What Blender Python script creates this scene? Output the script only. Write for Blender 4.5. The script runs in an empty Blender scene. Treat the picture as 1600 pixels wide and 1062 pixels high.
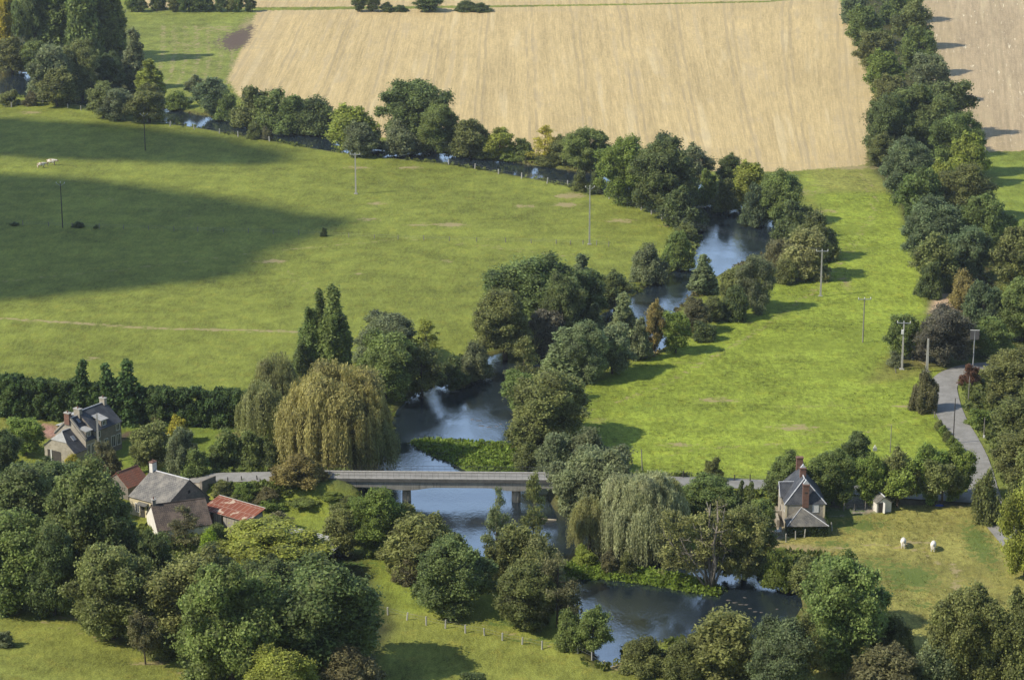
import bpy, bmesh, math, random
import numpy as np
from mathutils import Vector, Matrix
D = bpy.data
SC = bpy.context.scene
COL = SC.collection
R = math.radians
random.seed(7)

# ------------------------------------------------------------------ camera
F = 3800.0                      # focal length in photo pixels (photo 1600 wide)
HC = 132.0                      # height of the viewpoint above the valley floor
PITCH = math.atan(1131.0 / F)
CP, SP = math.cos(PITCH), math.sin(PITCH)
cd = D.cameras.new('camera'); cam = D.objects.new('camera', cd); COL.objects.link(cam)
cd.sensor_width = 36.0; cd.lens = F * 36.0 / 1600.0
cd.clip_start = 1.0; cd.clip_end = 20000.0
cam.location = (0, 0, HC); cam.rotation_euler = (math.pi / 2 - PITCH, 0, 0)
SC.camera = cam

def plane(px, py, z=0.0):
    """where the sight line through a photo point meets the level z"""
    u = (px - 800.0) / F; v = (531.0 - py) / F
    dy = CP + v * SP; dz = -SP + v * CP
    t = (z - HC) / dz
    return (u * t, dy * t)

def smooth(e0, e1, x):
    t = np.clip((np.asarray(x, float) - e0) / (e1 - e0), 0, 1)
    return t * t * (3 - 2 * t)

# ------------------------------------------------------------------ map of the valley
UP_Z = LOW_Z = -0.5
DECK = 3.6
river_px = [(-90,150),(0,149),(100,160),(200,180),(255,192),(330,204),(420,220),(480,231),(530,239),(600,247),(700,257),(790,272),(850,283),
 (900,294),(955,306),(1020,325),(1072,340),(1092,352),(1092,372),(1086,395),(1066,415),(1022,442),(985,466),(950,488),
 (900,508),(840,530),(795,548),(755,560),(722,580),(690,596),(650,614),(622,640),(610,670),(604,700),(590,730),(560,760),
 (548,785),(600,808),(650,832),(720,862),(800,884),(850,905),(888,932),(905,960),(915,985),(934,1003),(926,1028),(944,1044),
 (966,1035),(968,1012),(1000,1004),(1060,1001),(1100,1006),(1180,1001),(1232,976),(1252,946),(1247,926),(1235,914),
 (1200,904),(1150,892),(1100,884),(1040,872),(980,862),(935,850),(905,825),(880,800),(862,775),(868,750),(852,732),
 (826,716),(806,700),(796,680),(800,650),(801,620),(792,602),(800,588),(835,577),(900,567),(960,562),(1016,556),(1040,540),
 (1046,500),(1060,480),(1085,455),(1110,436),(1140,420),(1190,400),(1216,372),(1212,345),(1196,325),(1160,315),(1132,302),
 (1100,287),(1060,280),(1000,277),(930,272),(870,264),(800,254),(764,250),(722,246),(697,240),(650,236),(600,229),(524,213),(468,209),(417,199),
 (370,189),(310,180),(260,170),(200,155),(150,140),(100,125),(50,112),(0,105),(-90,98)]
island_px = [(644,690),(668,687),(720,690),(790,694),(812,706),(838,722),(846,738),(800,742),(730,738),(700,722),(668,708),(650,700)]
spit_px = [(846,878),(905,882),(960,884),(1010,892),(1060,899),(1108,910),(1132,922),(1118,931),(1070,924),(1000,912),(940,905),(880,906)]
RIV = np.array([plane(x, y, UP_Z if y < 815 else LOW_Z) for x, y in river_px])
ISL = np.array([plane(x, y, UP_Z) for x, y in island_px])
SPT = np.array([plane(x, y, LOW_Z) for x, y in spit_px])

def poly_sd(X, Y, P):
    """signed distance to a polygon, negative inside"""
    X = np.asarray(X, float); Y = np.asarray(Y, float)
    d2 = np.full(X.shape, 1e18); ins = np.zeros(X.shape, bool)
    n = len(P)
    for i in range(n):
        ax, ay = P[i]; bx, by = P[(i + 1) % n]
        ex, ey = bx - ax, by - ay
        t = np.clip(((X - ax) * ex + (Y - ay) * ey) / (ex * ex + ey * ey + 1e-12), 0, 1)
        d2 = np.minimum(d2, (X - ax - t * ex) ** 2 + (Y - ay - t * ey) ** 2)
        c = ((ay > Y) != (by > Y)) & (X < (bx - ax) * (Y - ay) / (by - ay + 1e-12) + ax)
        ins ^= c
    d = np.sqrt(d2)
    return np.where(ins, -d, d)

def line_d(X, Y, P):
    """distance to a polyline and the running parameter (index) of the nearest point"""
    X = np.asarray(X, float); Y = np.asarray(Y, float)
    d2 = np.full(X.shape, 1e18); par = np.zeros(X.shape)
    for i in range(len(P) - 1):
        ax, ay = P[i][:2]; bx, by = P[i + 1][:2]
        ex, ey = bx - ax, by - ay
        t = np.clip(((X - ax) * ex + (Y - ay) * ey) / (ex * ex + ey * ey + 1e-12), 0, 1)
        q = (X - ax - t * ex) ** 2 + (Y - ay - t * ey) ** 2
        m = q < d2
        d2 = np.where(m, q, d2); par = np.where(m, i + t, par)
    return np.sqrt(d2), par

# the road over the bridge: (photo x, photo y, level)
road_px = [(60,752,.1),(200,752,.3),(270,749,1.2),(340,746,2.3),(430,744,3.2),(505,744.5,DECK),(870,747,DECK),(960,749,3.0),(1080,752.5,2.0),
           (1200,757,1.2),(1330,764,.6),(1430,772,.2),(1530,778,.1)]
ROAD = [(*plane(x, y, z), z) for x, y, z in road_px]
ROADZ = np.array([p[2] for p in ROAD])
lane_px = [(1700,573),(1600,571),(1548,571),(1502,577),(1474,592),(1472,612),(1481,642),(1500,676),(1517,708),(1529,740),(1536,770),(1549,800),(1572,830),(1600,862),(1640,900)]
LANE = [plane(x, y, 0.0) for x, y in lane_px]
HILL_A = np.array(plane(0, 880)); HILL_B = np.array(plane(960, 1075))
_e = HILL_B - HILL_A; _e /= np.linalg.norm(_e)
HILL_N = np.array([_e[1], -_e[0]])

def base_h(X, Y):
    X = np.asarray(X, float); Y = np.asarray(Y, float)
    d = (X - HILL_A[0]) * HILL_N[0] + (Y - HILL_A[1]) * HILL_N[1]
    h = 7.0 * smooth(0, 75, d)
    h = h + 3.0 * smooth(720, 1000, Y)
    rd, par = line_d(X, Y, ROAD)
    rz = np.interp(par, np.arange(len(ROADZ)), ROADZ)
    k = 1 - smooth(2.4, 7.0, rd)
    return h * (1 - k) + (rz - 0.06) * k

def river_sd(X, Y):
    s = poly_sd(X, Y, RIV)
    return np.maximum(s, np.maximum(-poly_sd(X, Y, ISL), -poly_sd(X, Y, SPT)))

def ground_h(X, Y, s=None):
    if s is None: s = river_sd(X, Y)
    h = base_h(X, Y)
    k = 1 - smooth(-2.0, 1.4, s)
    return h * (1 - k) + (-1.7) * k

def bh(x, y): return float(base_h(np.array([x]), np.array([y]))[0])
def gh(x, y): return float(ground_h(np.array([x]), np.array([y]))[0])

def at(px, py):
    z = 0.0
    for _ in range(7):
        x, y = plane(px, py, z); z = bh(x, y)
    return x, y, z

def depth_of(x, y, z): return y * CP - (z - HC) * SP
def top_z(Y, py):
    t = (531.0 - py) / F
    return HC + Y * (t * CP - SP) / (CP + t * SP)
def mpp(x, y, z): return depth_of(x, y, z) / F          # metres per photo pixel at a point

# ------------------------------------------------------------------ small building kit
def tag(o, label=None, cat=None, group=None, kind=None):
    if label: o['label'] = label
    if cat: o['category'] = cat
    if group: o['group'] = group
    if kind: o['kind'] = kind
    return o

def thing(name, label, cat, loc=(0, 0, 0), rz=0.0, group=None):
    o = D.objects.new(name, None); COL.objects.link(o)
    o.empty_display_size = 0.3
    o.location = loc; o.rotation_euler = (0, 0, rz)
    return tag(o, label, cat, group)

def link(name, mesh, parent=None, loc=None):
    o = D.objects.new(name, mesh); COL.objects.link(o)
    if parent: o.parent = parent
    if loc is not None: o.location = loc
    return o

def np_mesh(name, V, faces, mats=(), attrs=None, smooth_shade=False):
    """faces: list of integer arrays (n,3) or (n,4)"""
    me = D.meshes.new(name)
    V = np.asarray(V, np.float32)
    me.vertices.add(len(V)); me.vertices.foreach_set('co', V.ravel())
    idx = np.concatenate([f.ravel() for f in faces if len(f)]).astype(np.int32)
    cnt = np.concatenate([np.full(len(f), f.shape[1], np.int32) for f in faces if len(f)])
    st = np.concatenate([[0], np.cumsum(cnt)[:-1]]).astype(np.int32)
    me.loops.add(len(idx)); me.loops.foreach_set('vertex_index', idx)
    me.polygons.add(len(cnt)); me.polygons.foreach_set('loop_start', st)
    me.update(calc_edges=True)
    for k, a in (attrs or {}).items():
        a = np.asarray(a, np.float32)
        if a.ndim == 1:
            at_ = me.attributes.new(k, 'FLOAT', 'POINT'); at_.data.foreach_set('value', a)
        else:
            at_ = me.attributes.new(k, 'FLOAT_COLOR', 'POINT'); at_.data.foreach_set('color', a.ravel())
    if smooth_shade: me.polygons.foreach_set('use_smooth', np.ones(len(cnt), bool))
    for m in mats: me.materials.append(m)
    me.validate()
    return me

class MB:
    """collects simple shapes and links them as one mesh object"""
    def __init__(s): s.bm = bmesh.new()
    def box(s, x0, x1, y0, y1, z0, z1, M=None):
        v = [s.bm.verts.new(p) for p in [(x0,y0,z0),(x1,y0,z0),(x1,y1,z0),(x0,y1,z0),(x0,y0,z1),(x1,y0,z1),(x1,y1,z1),(x0,y1,z1)]]
        for f in [(0,3,2,1),(4,5,6,7),(0,1,5,4),(1,2,6,5),(2,3,7,6),(3,0,4,7)]: s.bm.faces.new([v[i] for i in f])
        if M is not None: bmesh.ops.transform(s.bm, matrix=M, verts=v)
        return s
    def poly(s, pts):
        s.bm.faces.new([s.bm.verts.new(p) for p in pts]); return s
    def prism(s, pts, off):
        """extrude a polygon (3d points) by a vector, closed"""
        off = Vector(off)
        a = [s.bm.verts.new(p) for p in pts]; b = [s.bm.verts.new(Vector(p) + off) for p in pts]
        s.bm.faces.new(a); s.bm.faces.new(b[::-1])
        n = len(pts)
        for i in range(n): s.bm.faces.new([a[i], b[i], b[(i+1)%n], a[(i+1)%n]])
        return s
    def tube(s, pts, rad, n=6):
        pts = [Vector(p) for p in pts]
        if not isinstance(rad, (list, tuple)): rad = [rad] * len(pts)
        rings = []
        for i, p in enumerate(pts):
            d = (pts[min(i+1, len(pts)-1)] - pts[max(i-1, 0)]).normalized()
            a = d.orthogonal().normalized(); b = d.cross(a)
            rings.append([s.bm.verts.new(p + (a*math.cos(2*math.pi*k/n) + b*math.sin(2*math.pi*k/n)) * rad[i]) for k in range(n)])
        for i in range(len(rings)-1):
            q = (Vector(rings[i+1][0].co) - Vector(rings[i][0].co))
            best = min(range(n), key=lambda k: (rings[i+1][k].co - rings[i][0].co).length)
            for k in range(n):
                s.bm.faces.new([rings[i][k], rings[i][(k+1)%n], rings[i+1][(k+1+best)%n], rings[i+1][(k+best)%n]])
        s.bm.faces.new(rings[0][::-1]); s.bm.faces.new(rings[-1])
        return s
    def slab(s, pts, t):
        """a roof plane: polygon thickened downward along its normal"""
        v = [Vector(p) for p in pts]
        n = (v[1]-v[0]).cross(v[2]-v[0]).normalized()
        if n.z < 0: n = -n
        return s.prism(pts, -n * t)
    def mesh(s, name, mat, smooth_shade=False):
        bmesh.ops.recalc_face_normals(s.bm, faces=s.bm.faces)
        me = D.meshes.new(name); s.bm.to_mesh(me); s.bm.free()
        if mat: me.materials.append(mat)
        if smooth_shade: me.polygons.foreach_set('use_smooth', [True]*len(me.polygons))
        return me
    def build(s, name, mat, parent=None, smooth_shade=False):
        return link(name, s.mesh(name, mat, smooth_shade), parent)

def copy_tree(o, parent=None):
    c = o.copy(); COL.objects.link(c)
    c.parent = parent
    for ch in o.children: copy_tree(ch, c)
    return c

# ------------------------------------------------------------------ materials
def new_mat(name):
    m = D.materials.new(name); m.use_nodes = True
    nt = m.node_tree; nt.nodes.clear()
    return m, nt, nt.nodes, nt.links

class NT:
    def __init__(s, name):
        s.m, s.t, s.n, s.l = new_mat(name)
        s.out = s.n.new('ShaderNodeOutputMaterial')
    def node(s, typ, **kw):
        x = s.n.new(typ)
        for k, v in kw.items(): setattr(x, k, v)
        return x
    def put(s, sock, v):
        if isinstance(v, bpy.types.NodeSocket): s.l.new(v, sock)
        elif v is not None:
            if isinstance(v, (tuple, list)) and len(v) == 3 and sock.type == 'RGBA': v = (*v, 1)
            sock.default_value = v
    def pos(s, scale=(1,1,1), rot=(0,0,0), obj=False):
        if obj: c = s.node('ShaderNodeTexCoord').outputs['Object']
        else: c = s.node('ShaderNodeNewGeometry').outputs['Position']
        mp = s.node('ShaderNodeMapping'); s.l.new(c, mp.inputs[0])
        mp.inputs['Scale'].default_value = scale; mp.inputs['Rotation'].default_value = rot
        return mp.outputs[0]
    def noise(s, vec, scale=1.0, detail=3.0, rough=.55, dist=0.0):
        x = s.node('ShaderNodeTexNoise'); s.l.new(vec, x.inputs['Vector'])
        x.inputs['Scale'].default_value = scale; x.inputs['Detail'].default_value = detail
        x.inputs['Roughness'].default_value = rough; x.inputs['Distortion'].default_value = dist
        return x.outputs['Fac']
    def ramp(s, fac, a, b, c0=0.0, c1=1.0):
        x = s.node('ShaderNodeMapRange', interpolation_type='SMOOTHSTEP')
        s.put(x.inputs[0], fac)
        for i, v in enumerate((a, b, c0, c1)): s.put(x.inputs[i+1], v)
        return x.outputs[0]
    def math(s, op, a, b=None, clamp=False):
        x = s.node('ShaderNodeMath', operation=op); x.use_clamp = clamp
        s.put(x.inputs[0], a)
        if b is not None: s.put(x.inputs[1], b)
        return x.outputs[0]
    def mix(s, fac, a, b, blend='MIX'):
        x = s.node('ShaderNodeMix', data_type='RGBA', blend_type=blend)
        s.put(x.inputs[0], fac); s.put(x.inputs[6], a); s.put(x.inputs[7], b)
        return x.outputs[2]
    def attr(s, name, out='Fac'):
        x = s.node('ShaderNodeAttribute', attribute_name=name)
        return x.outputs[out]
    def scale(s, col, k):
        x = s.node('ShaderNodeVectorMath', operation='SCALE')
        s.put(x.inputs[0], col); s.put(x.inputs['Scale'], k)
        return x.outputs[0]
    def bump(s, h, strength=.3, dist=.1):
        x = s.node('ShaderNodeBump'); s.put(x.inputs['Height'], h)
        x.inputs['Strength'].default_value = strength; x.inputs['Distance'].default_value = dist
        return x.outputs[0]
    def bsdf(s, col, rough=.85, spec=.25, normal=None, metal=0.0):
        x = s.node('ShaderNodeBsdfPrincipled')
        s.put(x.inputs['Base Color'], col); s.put(x.inputs['Roughness'], rough)
        s.put(x.inputs['Specular IOR Level'], spec); s.put(x.inputs['Metallic'], metal)
        if normal is not None: s.l.new(normal, x.inputs['Normal'])
        return x.outputs[0]
    def done(s, sh):
        s.l.new(sh, s.out.inputs['Surface']); return s.m

def plain(name, c0, c1=None, scale=1.2, rough=.85, spec=.25, bump=.2, stretch=(1,1,1), streak=None):
    """weathered surface: two tones broken up by coarse and fine noise"""
    s = NT(name)
    c1 = c1 or tuple(v * .7 for v in c0)
    v = s.pos(stretch)
    n = s.noise(v, scale, 5, .65)
    f = s.noise(v, scale * 6, 3, .6)
    k = s.ramp(s.math('ADD', s.math('MULTIPLY', n, .65), s.math('MULTIPLY', f, .35)), .35, .65)
    c = s.mix(k, c0, c1)
    if streak:
        w = s.noise(s.pos((3, 3, .25)), 1.5, 4, .6)
        c = s.mix(s.ramp(w, .5, .72, 0, .75), c, streak)
    return s.done(s.bsdf(c, rough, spec, s.bump(f, bump, .05)))

def foliage_mat(name, trans=.36):
    s = NT(name)
    oi = s.node('ShaderNodeObjectInfo')
    var = s.attr('var')
    ht = s.noise(s.pos((.35, .35, .35)), 1.0, 2, .5)
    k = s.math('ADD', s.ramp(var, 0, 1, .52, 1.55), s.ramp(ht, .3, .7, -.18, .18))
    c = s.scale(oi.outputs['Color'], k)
    warm = s.mix(s.ramp(ht, .5, .72, 0, .25), c, (.19, .185, .05))
    d = s.bsdf(warm, .6, .22)
    t = s.node('ShaderNodeBsdfTranslucent'); s.put(t.inputs[0], s.scale(warm, 1.25))
    m = s.node('ShaderNodeMixShader'); m.inputs[0].default_value = trans
    s.l.new(d, m.inputs[1]); s.l.new(t.outputs[0], m.inputs[2])
    return s.done(m.outputs[0])

def tile_mat(name, c0, c1, c2, course=.28, width=.22, axis='z', bump=.6, blotch=(.5,.48,.4), amount=.3):
    """roof of slates or tiles laid in courses; uses object coordinates"""
    s = NT(name)
    g = s.node('ShaderNodeTexCoord').outputs['UV']
    b = s.node('ShaderNodeTexBrick'); s.l.new(g, b.inputs['Vector'])
    b.inputs['Scale'].default_value = 1.0
    b.inputs['Brick Width'].default_value = width; b.inputs['Row Height'].default_value = course
    b.inputs['Mortar Size'].default_value = .035; b.inputs['Bias'].default_value = 0
    s.put(b.inputs['Color1'], c0); s.put(b.inputs['Color2'], c1); s.put(b.inputs['Mortar'], tuple(v*.45 for v in c1))
    n = s.noise(s.pos(), .7, 5, .65); f = s.noise(s.pos(), 5, 4, .6)
    c = s.mix(s.ramp(n, .42, .68), b.outputs['Color'], c2)
    c = s.mix(s.ramp(f, .56, .72, 0, amount), c, blotch)
    return s.done(s.bsdf(c, .75, .3, s.bump(b.outputs['Fac'], -bump * .5, .04)))

def stone_mat(name, c0, c1, mortar, scale=2.2):
    s = NT(name)
    v = s.node('ShaderNodeTexVoronoi'); s.l.new(s.pos((1, 1, 1.5)), v.inputs['Vector']); v.inputs['Scale'].default_value = scale
    e = s.node('ShaderNodeTexVoronoi', feature='DISTANCE_TO_EDGE'); s.l.new(s.pos((1, 1, 1.5)), e.inputs['Vector']); e.inputs['Scale'].default_value = scale
    x = s.node('ShaderNodeSeparateColor'); s.l.new(v.outputs['Color'], x.inputs[0])
    c = s.mix(x.outputs[0], c0, c1)
    c = s.mix(s.ramp(e.outputs['Distance'], .02, .09), mortar, c)
    n = s.noise(s.pos(), .8, 4, .6)
    c = s.mix(s.ramp(n, .35, .7, 0, .35), c, tuple(k*.55 for k in c1))
    return s.done(s.bsdf(c, .9, .2, s.bump(e.outputs['Distance'], .5, .05)))

M = {}
M['leaf'] = foliage_mat('foliage')
M['bark'] = plain('bark', (.13,.105,.075), (.06,.05,.04), 3.0, .95, .1, .5, (2,2,.5))
M['pale_bark'] = plain('pale_bark', (.30,.27,.22), (.15,.13,.10), 2.5, .95, .1, .5, (2,2,.5))
M['concrete'] = plain('weathered_concrete', (.36,.345,.30), (.25,.24,.205), .8, .9, .2, .2, streak=(.12,.115,.10))
M['pale_concrete'] = plain('pale_concrete', (.47,.455,.41), (.35,.335,.295), 1.5, .9, .2, .2)
M['stained_pier'] = plain('stained_pier', (.50,.45,.36), (.30,.27,.2), 1.2, .9, .2, .3, streak=(.13,.11,.085))
M['wood'] = plain('grey_wood', (.30,.28,.25), (.17,.155,.135), 2.0, .9, .15, .4, (2,2,.4))
M['dark_wood'] = plain('dark_wood', (.10,.09,.08), (.05,.045,.04), 2.0, .9, .15, .4, (2,2,.4))
M['metal'] = plain('galvanised_metal', (.36,.37,.38), (.26,.27,.28), 1.0, .5, .5, .1)
M['dark_metal'] = plain('dark_metal', (.07,.075,.075), (.04,.04,.04), 1.0, .6, .4, .1)
M['cable'] = plain('cable_metal', (.22,.22,.22), (.16,.16,.16), 1.0, .5, .4, 0)
M['white_paint'] = plain('white_paint', (.78,.77,.73), (.66,.65,.6), 1.0, .7, .3, .1)
M['glass'] = NT('window_glass').done
_g = NT('window_glass_pane'); M['glass'] = _g.done(_g.bsdf((.03,.035,.04), .08, .6))
M['asphalt'] = plain('worn_asphalt', (.30,.29,.265), (.22,.212,.19), .5, .92, .15, .25)
M['ridge'] = plain('zinc_flashing', (.62,.63,.64), (.45,.46,.47), 2, .5, .4, .1)
# ------------------------------------------------------------------ foliage kit
_bm = bmesh.new(); bmesh.ops.create_icosphere(_bm, subdivisions=2, radius=1)
_bm.verts.ensure_lookup_table()
ICO_V = np.array([v.co[:] for v in _bm.verts]); ICO_F = np.array([[v.index for v in f.verts] for f in _bm.faces]); _bm.free()

def unit(v): return v / (np.linalg.norm(v, axis=-1, keepdims=True) + 1e-9)

def kites(P, N, T, sx, sy):
    """one diamond-shaped leaf spray per point: N normal, T long axis"""
    T = unit(T - N * np.sum(T * N, 1, keepdims=True)); B = np.cross(N, T)
    sx = sx[:, None]; sy = sy[:, None]
    V = np.stack([P - T * sy, P + B * sx - T * sy * .15, P + T * sy, P - B * sx - T * sy * .15], 1)
    return V.reshape(-1, 3), np.arange(len(P) * 4).reshape(-1, 4)

def crown(name, clumps, leaf, dens, rng, core=.8, flat=.65, elong=1.3, up=.15, droop=False, cull=.74, shell=(.74, 1.26)):
    """clumps: array (n, 6) centre + radii.  Leaf sprays over every clump, a dark solid heart inside each."""
    C = clumps[:, :3]; RR = clumps[:, 3:]
    P, N, K = [], [], []
    tone = rng.uniform(.25, .75, len(C))
    for i in range(len(C)):
        r = RR[i]; n = max(10, int(dens * 12.6 * (r.mean() ** 2)))
        d = unit(rng.normal(size=(n, 3)))
        k = rng.uniform(shell[0], shell[1], n) ** 1.0
        ph = rng.uniform(0, 6.28, 6)         # lobes and hollows, so that no clump is a ball
        k = k * (1 + .20 * np.sin(d[:, 0] * 5 + ph[0]) * np.sin(d[:, 1] * 5 + ph[1]) * np.sin(d[:, 2] * 4 + ph[2]) * 2 + .14 * np.sin(d[:, 0] * 11 + ph[3]) * np.sin(d[:, 1] * 11 + ph[4] + d[:, 2] * 7))
        P.append(C[i] + d * r * k[:, None]); N.append(d); K.append(np.full(n, i))
    P = np.concatenate(P); N = np.concatenate(N); K = np.concatenate(K)
    keep = P[:, 2] > .05
    for i in range(len(C)):
        q = (((P - C[i]) / (RR[i] * cull)) ** 2).sum(1) < 1
        keep &= ~(q & (K != i))
    P, N, K = P[keep], N[keep], K[keep]
    n = len(P)
    Nn = unit(N * flat + rng.normal(size=(n, 3)) * .62 + np.array([0, 0, up]))
    T = rng.normal(size=(n, 3))
    if droop: T = T * .3 + np.array([0, 0, -1.0])
    s = leaf * rng.uniform(.6, 1.35, n)
    V, Q = kites(P, Nn, T, s * .5, s * .5 * elong)
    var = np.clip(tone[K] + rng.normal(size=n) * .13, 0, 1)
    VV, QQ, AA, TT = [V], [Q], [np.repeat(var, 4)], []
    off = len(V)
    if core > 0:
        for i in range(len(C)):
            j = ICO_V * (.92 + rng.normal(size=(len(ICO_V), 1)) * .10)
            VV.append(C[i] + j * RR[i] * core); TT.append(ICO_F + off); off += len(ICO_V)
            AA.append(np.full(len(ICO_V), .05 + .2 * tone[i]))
    V = np.concatenate(VV); V[:, 2] = np.maximum(V[:, 2], 0.0)
    faces = [Q] + ([np.concatenate(TT)] if TT else [])
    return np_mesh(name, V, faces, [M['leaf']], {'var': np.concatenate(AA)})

def scatter_clumps(rng, n, W, H, z0, rfrac, prof, inner=.55, squash=.85, sub=5, subr=.45, tries=4000):
    """clump centres near the surface of a crown whose half-width at height fraction t is prof(t)"""
    C = []
    for _ in range(tries):
        if len(C) >= n: break
        t = rng.uniform(0, 1) ** .9
        r = rng.uniform(*rfrac) * W
        half = prof(t) * W / 2
        a = rng.uniform(0, 2 * math.pi); q = max(0.0, half - r * .85) * math.sqrt(rng.uniform(inner ** 2, 1))
        z = z0 + t * (H - z0)
        z = min(max(z, z0 + r * .4), H - r * .8)
        c = np.array([q * math.cos(a), q * math.sin(a), z, r, r, r * squash])
        if all(np.linalg.norm(c[:3] - k[:3]) > .62 * (r + k[3]) for k in C): C.append(c)
    big = list(C); out = list(C)
    for c in big[::5]:                      # a few boughs stand out of the outline
        d = c[:3] - np.array([0, 0, z0 + (H - z0) * .45]); d = d / (np.linalg.norm(d) + 1e-6)
        k = c[3] * rng.uniform(.45, .7); out.append(np.array([*(c[:3] + d * c[3] * rng.uniform(.9, 1.25)), k, k, k * squash]))
    for c in big:
        for _ in range(sub):
            d = rng.normal(size=3); d[2] = d[2] * .8 + .25; d /= np.linalg.norm(d)
            k = rng.uniform(.55, 1.25) * subr * c[3]
            p = c[:3] + d * c[3:6] * rng.uniform(.75, 1.0)
            out.append(np.array([*p, k, k, k * squash]))
    A = np.array(out); A[:, 2] = np.maximum(A[:, 2], A[:, 5] * .3)
    return A

def trunk_mesh(name, H, r, rng, limbs=5, spread=.3, mat='bark', lean=.0, n=7):
    b = MB()
    top = H * .72
    pts = [(lean * t * t + .12 * math.sin(3 * t), .1 * math.sin(5 * t + 1), top * t) for t in (0, .06, .3, .6, 1)]
    b.tube([(0, 0, -.6)] + pts[1:], [r * 1.35, r * 1.1, r * .85, r * .6, r * .18], n)
    for i in range(limbs):
        t = rng.uniform(.3, .65); a = rng.uniform(0, 6.28); L = H * spread * rng.uniform(.7, 1.2)
        p = Vector((lean * t * t + .12 * math.sin(3 * t), .1 * math.sin(5 * t + 1), top * t))
        e = p + Vector((math.cos(a) * L * .8, math.sin(a) * L * .8, L * .75))
        m = p.lerp(e, .5) + Vector((0, 0, -.08 * L))
        b.tube([p, m, e], [r * .45, r * .3, r * .08], 5)
    return b.mesh(name, M[mat], True)

PROTO = {}
def reg(kind, crown_me, trunk_me, W, H):
    """remember a crown with its true spread and height"""
    v = np.empty(len(crown_me.vertices) * 3, np.float32); crown_me.vertices.foreach_get('co', v); v = v.reshape(-1, 3)
    W = np.percentile(np.abs(np.concatenate([v[:, 0], v[:, 1]])), 99.0) * 2; H = np.percentile(v[:, 2], 99.7)
    PROTO.setdefault(kind, []).append((crown_me, trunk_me, W, H))

dome = lambda t: math.sqrt(max(0, 1 - (2 * min(max(t, .0), 1) - .85) ** 2 / 1.4)) if t < .95 else .35
egg = lambda t: (math.sin(math.pi * min(1, t * .82 + .2)) ** .7) if t < .97 else .25
low = lambda t: math.sqrt(max(.02, 1 - t ** 2.2))

for v in range(4):          # big broad-leaved trees
    g = np.random.default_rng(10 + v); W, H = 13.0, 15.0
    cl = scatter_clumps(g, (30, 34, 26, 36)[v], W, H, (1.6, 1.2, 2.2, .8)[v], (.085, .20), dome, .35, .9, 8, .44)
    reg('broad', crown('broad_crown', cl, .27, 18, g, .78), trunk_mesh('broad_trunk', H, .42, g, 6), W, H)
for v in range(3):          # small broad-leaved trees
    g = np.random.default_rng(30 + v); W, H = 7.0, 8.0
    cl = scatter_clumps(g, 20, W, H, 1.0, (.11, .20), dome, .3, .85, 5, .46)
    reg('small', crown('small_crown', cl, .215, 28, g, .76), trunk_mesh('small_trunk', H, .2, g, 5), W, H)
for v in range(3):          # clear-stemmed orchard trees
    g = np.random.default_rng(40 + v); W, H = 6.0, 7.0
    cl = scatter_clumps(g, 17, W, H, 2.6, (.11, .19), dome, .3, .8, 5, .45)
    reg('orchard', crown('orchard_crown', cl, .21, 28, g, .72), trunk_mesh('orchard_trunk', H, .16, g, 5), W, H)
for v in range(4):          # shrubs, foliage to the ground
    g = np.random.default_rng(50 + v); W, H = 6.0, 5.0
    cl = scatter_clumps(g, (15, 18, 13, 20)[v], W, H, .0, (.12, .22), low, .3, .9, 5, .45)
    reg('bush', crown('bush_foliage', cl, .205, 29, g, .78), None, W, H)
for v in range(3):          # upright scrub willows: fine, feathery, round
    g = np.random.default_rng(60 + v); W, H = 8.0, 7.5
    cl = scatter_clumps(g, 22, W, H, .0, (.11, .19), low, .35, 1.15, 6, .42)
    reg('sallow', crown('sallow_foliage', cl, .19, 34, g, .76, .4, 2.3, .3, False), None, W, H)
for v in range(2):          # big willows with feathery drooping sprays
    g = np.random.default_rng(70 + v); W, H = 14.0, 13.0
    cl = scatter_clumps(g, 30, W, H, .6, (.09, .16), dome, .4, 1.2, 7, .44)
    reg('willow', crown('willow_crown', cl, .22, 28, g, .76, .5, 2.6, .1, True), trunk_mesh('willow_trunk', H, .5, g, 5), W, H)

def column(name, g, W, H, prof, z0, n, rfrac, leaf, dens, stretch, up):
    cl = scatter_clumps(g, n, W, H, z0, rfrac, prof, .2, stretch, 5, .5)
    return crown(name, cl, leaf, dens, g, .78, .5, 1.9, up)
for v in range(3):          # columnar poplars
    g = np.random.default_rng(80 + v); W, H = 4.2, 15.5
    pr = lambda t: (.6 + .4 * math.sin(math.pi * min(1, t * .9 + .15))) * (1 if t < .7 else max(.1, (1.02 - t) / .32))
    reg('column', column('poplar_crown', g, W, H, pr, .3, 60, (.11, .18), .22, 24, 2.4, .2), trunk_mesh('poplar_trunk', H, .25, g, 0), W, H)
for v in range(3):          # young conical poplars
    g = np.random.default_rng(90 + v); W, H = 5.5, 10.0
    pr = lambda t: max(.12, 1 - t) ** .75
    reg('cone', column('young_poplar_crown', g, W, H, pr, .8, 42, (.09, .16), .25, 20, 1.3, .3), trunk_mesh('young_poplar_trunk', H, .16, g, 0), W, H)
for v in range(2):          # pointed conifers
    g = np.random.default_rng(105 + v); W, H = 3.4, 8.0
    pr = lambda t: max(.10, 1 - t) ** .7
    cl = scatter_clumps(g, 40, W, H, .0, (.09, .16), pr, .4, 1.3, 4, .5)
    reg('fir', crown('fir_foliage', cl, .2, 26, g, .8, .6, 1.8, .0, True), None, W, H)
for v in range(3):          # hedge conifers
    g = np.random.default_rng(100 + v); W, H = 4.2, 7.0
    pr = lambda t: .98 if t < .8 else .75
    cl = scatter_clumps(g, 34, W, H, .0, (.10, .17), pr, .4, 1.3, 4, .5)
    reg('conifer', crown('conifer_foliage', cl, .19, 28, g, .82, .7, 1.7, .0, True), None, W, H)

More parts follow.
